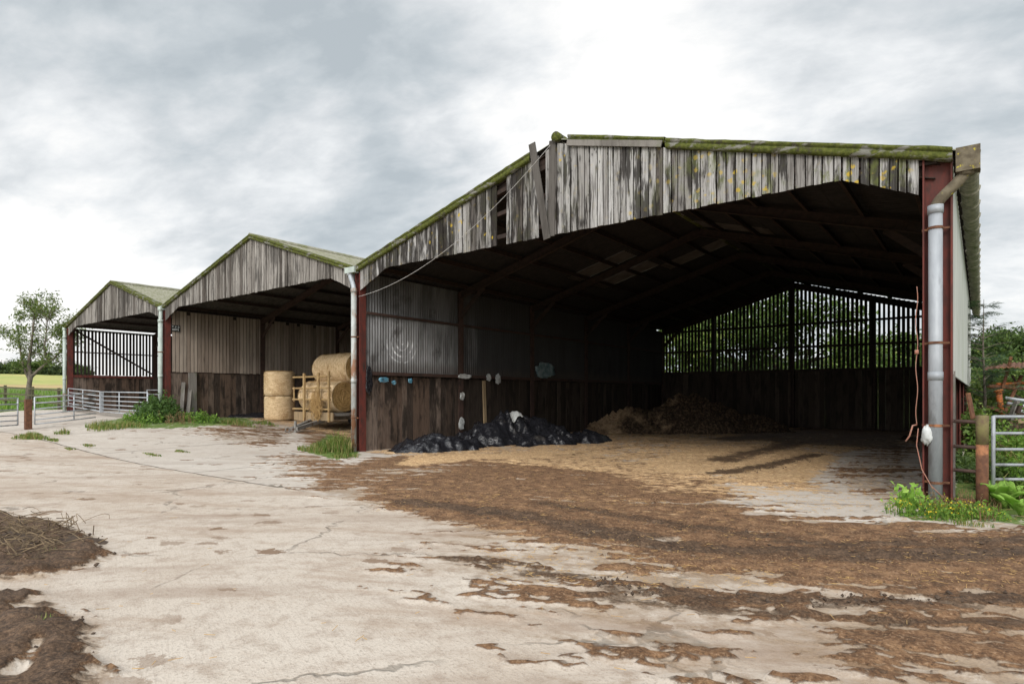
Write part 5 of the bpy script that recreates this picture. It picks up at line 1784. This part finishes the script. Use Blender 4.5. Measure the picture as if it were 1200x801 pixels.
weeds(40, 1112, 598, 1.1, .4, .34, 60, 'dry_stem', 'weed_clump', 'dead brown stems standing among the yellow-flowered weeds', 'weeds', leaf=.03, stem='dry')
weeds(41, 196, 494, 3.6, 1.2, .55, 70, 'dry_stem', 'nettle_patch', 'dead stalks scattered through the nettles by the valley pipe', 'nettles', leaf=.05, stem='dry')
gt(38, 1132, 615, .5, .12, 'tiny bright tuft on the bare edge under the yellow weeds', 90, .2, .01)


def dock_plant(px, py, lab, seed, n=9, L=.42):
    c_ = unproj(px, py); rs = np.random.default_rng(seed); root = thing('dock_plant', c_, lab, 'dock plant', 'dock plants')
    for k in range(n):
        a = 6.28 * k / n + rs.uniform(-.3, .3); l = L * rs.uniform(.7, 1.15); w_ = l * .55; el = rs.uniform(.95, 1.4)
        P = []
        for i in range(9):
            u = i / 8; rr = l * u * math.cos(el * (1 - .5 * u)) + .02; zz_ = l * u * math.sin(el) * (1.2 - .45 * u) + .02
            ww = w_ * math.sin(math.pi * min(1, .06 + .94 * u) ** .85) * (.5 if u < .2 else 1)
            row = []
            for j in range(-2, 3):
                v = j / 2 * ww / 2; lift = abs(j) * .018 + .012 * math.sin(u * 14 + j)
                row.append((c_.x + rr * math.cos(a) - v * math.sin(a), c_.y + rr * math.sin(a) + v * math.cos(a), c_.z + zz_ + lift))
            P.append(row)
        mb = MB(); mb.grid(np.array(P)); ob = mb.build('leaf', M['dock'], root, smooth=True)
        s_ = ob.modifiers.new('thickness', 'SOLIDIFY'); s_.thickness = .002
    return root


dock_plant(1176, 596, 'big pale green dock rosette by the round rusty post', 1, 11, .46)
dock_plant(1196, 606, 'yellowing dock at the picture edge, lower than the rosette', 2, 8, .34)

# rough grass behind the rails: uncountable ground cover
rs = np.random.default_rng(40); mb = MB()
for k in range(15000):
    X = rs.uniform(-.2, 11); Y = 10.9 + 21 * rs.uniform() ** 1.6
    if X < .1 and Y < 31.6: continue
    hh = .16 + .30 * float(vnoise(X * 1.1, Y * 1.1, 3))
    blades(mb, [(X, Y, G(X, Y))], hh, .022 + .0012 * Y, rs, .6)
tag(mb.build('rough_grass', M['grass_blade']), 'rough green grass growing behind the gateway', 'grass', kind='stuff')
rs = np.random.default_rng(41); mb = MB()
for k in range(9000):
    X = -41.5 - 30 * rs.uniform() ** 1.5; Y = rs.uniform(4, 40)
    blades(mb, [(X, Y, G(X, Y))], .35, .05, rs, .5)
tag(mb.build('meadow_grass', M['weed_bright']), 'longer meadow grass beyond the wooden fence', 'grass', kind='stuff')

# ------------------------------------------------------------------ trees
gT = (-47.5, 11.75)
ash = thing('ash_tree', (*gT, G(*gT)), 'open-crowned ash tree forking low, behind the wooden fence', 'tree')
rs = np.random.default_rng(5); tm = MB(); tips = []
rightv = Vector((math.cos(R(YAW)), math.sin(R(YAW)), 0)); fwd = Vector((-math.sin(R(YAW)), math.cos(R(YAW)), 0))
def AP(r_, f_, z): return rightv * r_ + fwd * f_ + Vector((0, 0, z))
tm.tube([AP(0, 0, -.2), AP(.02, 0, .8), AP(.12, 0, 1.7), AP(.22, 0, 2.2)], [.24, .20, .17, .17], 10)
limbs = [([AP(.2, 0, 2.1), AP(.9, .2, 2.9), AP(1.8, .3, 3.6), AP(2.6, .2, 4.4), AP(3.0, 0, 5.3)], .13),
         ([AP(.2, 0, 2.1), AP(-.1, .2, 3.2), AP(.0, .3, 4.4), AP(.3, .1, 5.6), AP(.5, 0, 6.7)], .15),
         ([AP(.15, 0, 1.9), AP(-.6, .3, 2.9), AP(-1.0, .5, 4.2), AP(-1.2, .6, 5.6)], .12),
         ([AP(1.4, .25, 3.3), AP(1.6, -.4, 4.4), AP(1.9, -.6, 5.6), AP(2.0, -.6, 6.4)], .08)]
for pts, r_ in limbs:
    tm.tube(pts, [r_ * (1 - .7 * i / (len(pts) - 1)) for i in range(len(pts))], 8, cap=False)
    for i in range(1, len(pts)):
        for _ in range(3 if i > 1 else 1):
            d_ = Vector(rs.normal(size=3)); d_.z = abs(d_.z) * .6 + .25; d_.y *= .8
            grow(tm, tips, pts[i - 1].lerp(pts[i], rs.uniform(.3, 1)), d_, rs.uniform(.7, 1.15), .035, 2, rs, .6, .1, (2, 3), .75, .15, 4)
    grow(tm, tips, pts[-1], (pts[-1] - pts[-2]).normalized(), .8, .04, 2, rs, .6, .1, (2, 3), .75, .15, 4)
off = Vector((*gT, G(*gT)))
KS = .80
tm.v = [tuple(Vector(v) * KS + off) for v in tm.v]
tm.build('trunk', M['bark'], ash, smooth=True)
cs = []
for tp, lv in tips:
    m_ = int(rs.integers(3, 14)); cs.append(np.array(tp) * KS + np.array(off) + rs.normal(size=(m_, 3)) * np.array([.2, .2, .14]))
cm = MB(); leaf_quads(cm, np.concatenate(cs), .21, rs, aspect=.34, droop=.2); cm.build('crown', M['leaf_ash'], ash)

# hedgerow trees on the far edge of the field
lx = [(-6, 424, 1.05, 'a'), (8, 424, 1.1, 'b'), (22, 423, .95, 'a'), (34, 421, 1.2, 'b'), (46, 421, 1.25, 'a'), (58, 426, .95, 'b'), (70, 428, .9, 'a'), (82, 425, 1.1, 'b'), (93, 427, 1.0, 'a'), (15, 431, .7, 'b'), (52, 432, .7, 'a'), (76, 432, .7, 'b')]
protoA = make_tree(101, 10, 'leaf_far', name='hedgerow_tree', leaf=.75, nleaf=15, clump=1.3, spread=.75, trunk=.2, label='rounded tree in the hedgerow beyond the yellow field', group='trees beyond the yellow field', maxl=4, low=.35)
protoB = make_tree(102, 10, 'leaf_mid', name='hedgerow_tree', leaf=.75, nleaf=15, clump=1.4, spread=.8, trunk=.2, label='rounded tree in the hedgerow beyond the yellow field', group='trees beyond the yellow field', maxl=4, low=.35)
used = {}
for i, (px, py, s_, k) in enumerate(lx):
    u_ = 150 + (i % 3) * 6
    d = cam_dir(px, HOR); tt = (41 + u_) / (-d.x); X, Y = d.x * tt, d.y * tt
    src = protoA if k == 'a' else protoB
    H_ = (HOR - py) / FPX * (tt) + EYE - G(X, Y)
    sc_ = max(.3, H_ / 10) * 1.12
    o = src if k not in used else copy_thing(src, (0, 0, 0))
    used[k] = 1
    o.location = (X, Y, G(X, Y) - .2); o.rotation_euler = (0, 0, i * 1.9); o.scale = (sc_ * 1.5, sc_ * 1.5, sc_)
# continuous hedge under them
rs = np.random.default_rng(8); cs = []
for k in range(9000):
    px = rs.uniform(-30, 110); u_ = 146 + rs.uniform(0, 6)
    d = cam_dir(px, HOR); tt = (41 + u_) / (-d.x); X, Y = d.x * tt, d.y * tt
    cs.append((X, Y, G(X, Y) + 1.9 * rs.uniform() ** .8 * (.7 + .6 * float(vnoise(Y * .2, 1, 3)))))
mb = MB(); leaf_quads(mb, np.array(cs), .6, rs, aspect=.6); tag(mb.build('hedge', M['leaf_far']), 'long dark hedge along the far side of the yellow field', 'hedge')

def at_px(px, depth):
    d = cam_dir(px, HOR); return (d.x * depth, d.y * depth)

# trees behind the tall barn, seen through the slats
for i, (px, dep, H_, s, lab, mtl) in enumerate([
        (800, 44, 9.0, 201, 'leafy tree close behind the slatted back wall, at its low corner', 'leaf_light'),
        (862, 43, 9.5, 202, 'darker leafy tree behind the slats next to the low-corner one', 'leaf_mid'),
        (915, 41, 8.0, 203, 'shaggy tree behind the middle post of the slatted wall', 'leaf_mid'),
        (1000, 52, 6.2, 204, 'lower tree behind the slats towards the open gateway', 'leaf_light'),
        (1052, 56, 6.4, 205, 'small tree seen through the last slats by the near post', 'leaf_mid')]):
    x_, y_ = at_px(px, dep)
    make_tree(s, H_, mtl, name='broadleaf_tree', leaf=.34, nleaf=34, clump=1.0, spread=.7, trunk=.22, label=lab, group='trees behind the tall barn', loc=(x_, y_, G(x_, y_)), maxl=4, low=.5)

# ash sapling and bushes beside the pale wall
x_, y_ = at_px(1152, 19)
sap = thing('ash_sapling', (x_, y_, G(x_, y_)), 'slender young ash with feathery tiers rising beside the pale barn wall', 'tree')
rs = np.random.default_rng(17); sm = MB(); cs = MB(); o_ = Vector((x_, y_, G(x_, y_)))
top = 4.55
sm.tube([o_ + Vector((0, 0, -.1)), o_ + Vector((.05, 0, 1.5)), o_ + Vector((.0, .05, 3.0)), o_ + Vector((.02, 0, top))], [.05, .04, .025, .006], 7)
zt = 1.1
while zt < top:
    n_ = 5 if zt < top - .6 else 3
    for k in range(n_):
        a = rs.uniform(0, 6.28); L = (1.25 * (1 - (zt / top) ** 1.8) + .22) * rs.uniform(.7, 1.1)
        d_ = Vector((math.cos(a), math.sin(a), .35)); p0 = o_ + Vector((0, 0, zt + rs.uniform(-.1, .1)))
        sm.tube([p0, p0 + d_ * L * .5, p0 + d_ * L + Vector((0, 0, -.08))], [.012, .008, .003], 4, cap=False)
        for q_ in (.35, .55, .75, .95):
            for j in range(4):        # a pinnate leaf: leaflets in pairs along a stalk
                b = p0 + d_ * L * q_; aa = a + rs.uniform(-1.4, 1.4); dd = Vector((math.cos(aa), math.sin(aa), rs.uniform(-.35, .25)))
                sd_ = dd.cross(Vector((0, 0, 1))).normalized()
                for m_ in range(4):
                    for sg_ in (-1, 1):
                        c_ = b + dd * (.06 + .07 * m_); e_ = c_ + (sd_ * sg_ + dd * .5).normalized() * .12
                        w_ = dd * .022
                        cs.add([c_, (c_ + e_) / 2 + w_, e_, (c_ + e_) / 2 - w_], [(0, 1, 2, 3)])
    zt += .32
sm.build('trunk', M['bark'], sap); cs.build('crown', M['leaf_blue'], sap)
for i, (px, dep, H_, W_, n_, mtl, lab, lf) in enumerate([
        (1140, 24, 2.6, 2.6, 2200, 'leaf_mid', 'dark bush against the far end of the pale barn wall', .14),
        (1165, 22, 2.7, 2.2, 2200, 'leaf_light', 'bright bush under the young ash', .13),
        (1148, 17, 1.4, 1.2, 1200, 'leaf_light', 'elder shoot with big leaves in front of the scrap', .15),
        (1178, 30, 3.2, 4.0, 2600, 'leaf_mid', 'broad bush directly behind the scrap heap', .17),
        (1212, 30, 3.6, 4.4, 2600, 'leaf_light', 'broad pale bush behind the far end of the scrap heap', .17),
        (1170, 18.5, 1.0, 1.6, 1000, 'leaf_mid', 'low leafy bramble under the orange ram', .11),
        (1130, 30, 2.2, 2.5, 1600, 'hedge', 'shadowy bramble thicket close to the barn corner', .15),
        (1195, 14.5, .7, 2.2, 1300, 'weed_bright', 'low green growth between the gate and the scrap', .09)]):
    x_, y_ = at_px(px, dep)
    bush(300 + i, H_, W_, mtl, 'bush', lab, 'bush', (x_, y_, G(x_, y_)), leaf=lf, n=n_, group='bushes beside the pale barn wall')
for i, (px, dep, H_, s, mtl, lab) in enumerate([
        (1160, 55, 6.3, 401, 'leaf_far', 'round tree just above the bushes, nearest the young ash'),
        (1180, 52, 6.6, 402, 'leaf_mid', 'fuller tree in the wood above the scrap roof'),
        (1200, 50, 6.2, 403, 'leaf_far', 'tree at the picture edge above the scrap'),
        (1150, 70, 7.0, 404, 'leaf_mid', 'farther tree glimpsed behind the young ash'),
        (1190, 72, 7.6, 405, 'leaf_far', 'tallest far tree of the wood on the skyline')]):
    x_, y_ = at_px(px, dep)
    make_tree(s, H_, mtl, name='broadleaf_tree', leaf=.36, nleaf=20, clump=.9, spread=.7, trunk=.2, label=lab, group='trees of the wood beyond the scrap', loc=(x_, y_, G(x_, y_)), maxl=4, low=.6)
rs = np.random.default_rng(9); cs = []
for k in range(16000):
    px = rs.uniform(560, 1330); dep = rs.uniform(78, 92); x_, y_ = at_px(px, dep)
    if x_ < -32: continue
    hh = 4.6 + 2.2 * float(fbm(x_ * .09, y_ * .09, 3, 19))
    cs.append((x_, y_, G(x_, y_) + hh * rs.uniform() ** .7))
mb = MB(); leaf_quads(mb, np.array(cs), .75, rs, aspect=.6); tag(mb.build('far_wood', M['leaf_far']), 'far green wood forming the skyline beyond the barns', 'wood', kind='stuff')

# ------------------------------------------------------------------ scrap beyond the gateway
sx_, sy_ = at_px(1178, 21); sz_ = G(sx_, sy_)
rv = Vector((math.cos(R(YAW - 30)), math.sin(R(YAW - 30)), 0))
cr = Vector((math.cos(R(YAW)), math.sin(R(YAW)), 0)); cf = Vector((-math.sin(R(YAW)), math.cos(R(YAW)), 0))
def S(px, py, dep=21.0):
    d = cam_dir(px, py); return Vector((d.x * dep, d.y * dep, EYE + d.z * dep))
sc1 = thing('scrap_machine', (sx_, sy_, sz_), 'derelict rusty farm implement under a bent tin roof among bushes', 'scrap machine')
mb = MB(); a, b, c_, d_ = S(1152, 434, 20.5), S(1225, 436, 20), S(1222, 430, 22.5), S(1158, 431, 22.5)
P = []
for i in range(40):
    u = i / 39; row = []
    for j in range(8):
        v = j / 7; p_ = a.lerp(b, u).lerp(d_.lerp(c_, u), v); p_.z += .025 * math.sin(u * 70) + .12 * math.sin(u * 3.1) + .05 * v
        row.append(tuple(p_))
    P.append(row)
mb.grid(np.array(P)); ob = mb.build('tin_roof', M['rusty_iron'], sc1); s_ = ob.modifiers.new('thickness', 'SOLIDIFY'); s_.thickness = .02
for pts, r_, mt in [([S(1172, 466), S(1185, 418, 20.6)], .05, 'rusty_iron'), ([S(1176, 486), S(1197, 440)], .06, 'rusty_iron'), ([S(1186, 440), S(1193, 452), S(1188, 462), S(1200, 468)], .035, 'brown_steel'),
                    ([S(1158, 452), S(1225, 456)], .07, 'rusty_iron'), ([S(1168, 450), S(1225, 447)], .05, 'orange_paint'), ([S(1160, 478), S(1215, 470, 22)], .05, 'brown_steel'), ([S(1205, 490), S(1205, 440)], .07, 'rusty_iron'), ([S(1162, 490, 22.5), S(1162, 436, 22.5)], .05, 'brown_steel')]:
    mb = MB(); mb.tube(pts, r_, 7); mb.build('frame_bar', M[mt], sc1)
mb = MB(); mb.tube([S(1174, 487, 20.2), S(1170, 458, 20.2)], .085, 12); mb.tube([S(1170, 458, 20.2), S(1169.5, 456.5, 20.2)], .13, 12); mb.build('hydraulic_ram', M['orange_paint'], sc1, smooth=True)
for k, (pa, pb) in enumerate([((1178, 466), (1235, 474)), ((1180, 472), (1235, 481)), ((1184, 479), (1235, 489))]):
    mb = MB(); mb.tube([S(*pa, 19.4), S(*pb, 19.0)], .05, 10)
    tag(mb.build('steel_tube', M['galvanised'], smooth=True), ['uppermost loose pale steel tube lying on the scrap', 'second loose pale steel tube lying on the scrap', 'lowest loose pale steel tube lying on the scrap'][k], 'steel tube', 'loose tubes on the scrap')
for k, (pa, pb, dep, lab, mt, w_) in enumerate([((1152, 476), (1174, 482), 19.5, 'rusty plate lying at the near end of the scrap', 'rusty_iron', .28), ((1184, 492), (1192, 470), 19.2, 'weathered post leaning among the scrap', 'grey_timber', .14), ((1190, 494), (1235, 487), 19.0, 'rotten beam along the ground before the scrap', 'pale_timber', .22), ((1192, 484), (1196, 474), 18.8, 'short rusty stub sticking up by the pale tubes', 'brown_steel', .10)]):
    mb = MB(); mb.bar(S(*pa, dep), S(*pb, dep), w_, .10); tag(mb.build('scrap_beam', M[mt]), lab, 'beam', 'loose beams by the scrap')


def earth_h(u, v, X, Y):
    return np.clip(1 - np.hypot(u, v) + .5 * (fbm(X * 1.2, Y * 1.2, 3, 95) - .5), 0, 1) ** .7 * .95
x_, y_ = at_px(1185, 21); heap('earth_bank', x_, y_, 3.6, 1.6, R(YAW), earth_h, 'muck', 'bank of bare earth the scrap lies on', 'earth bank', 60)
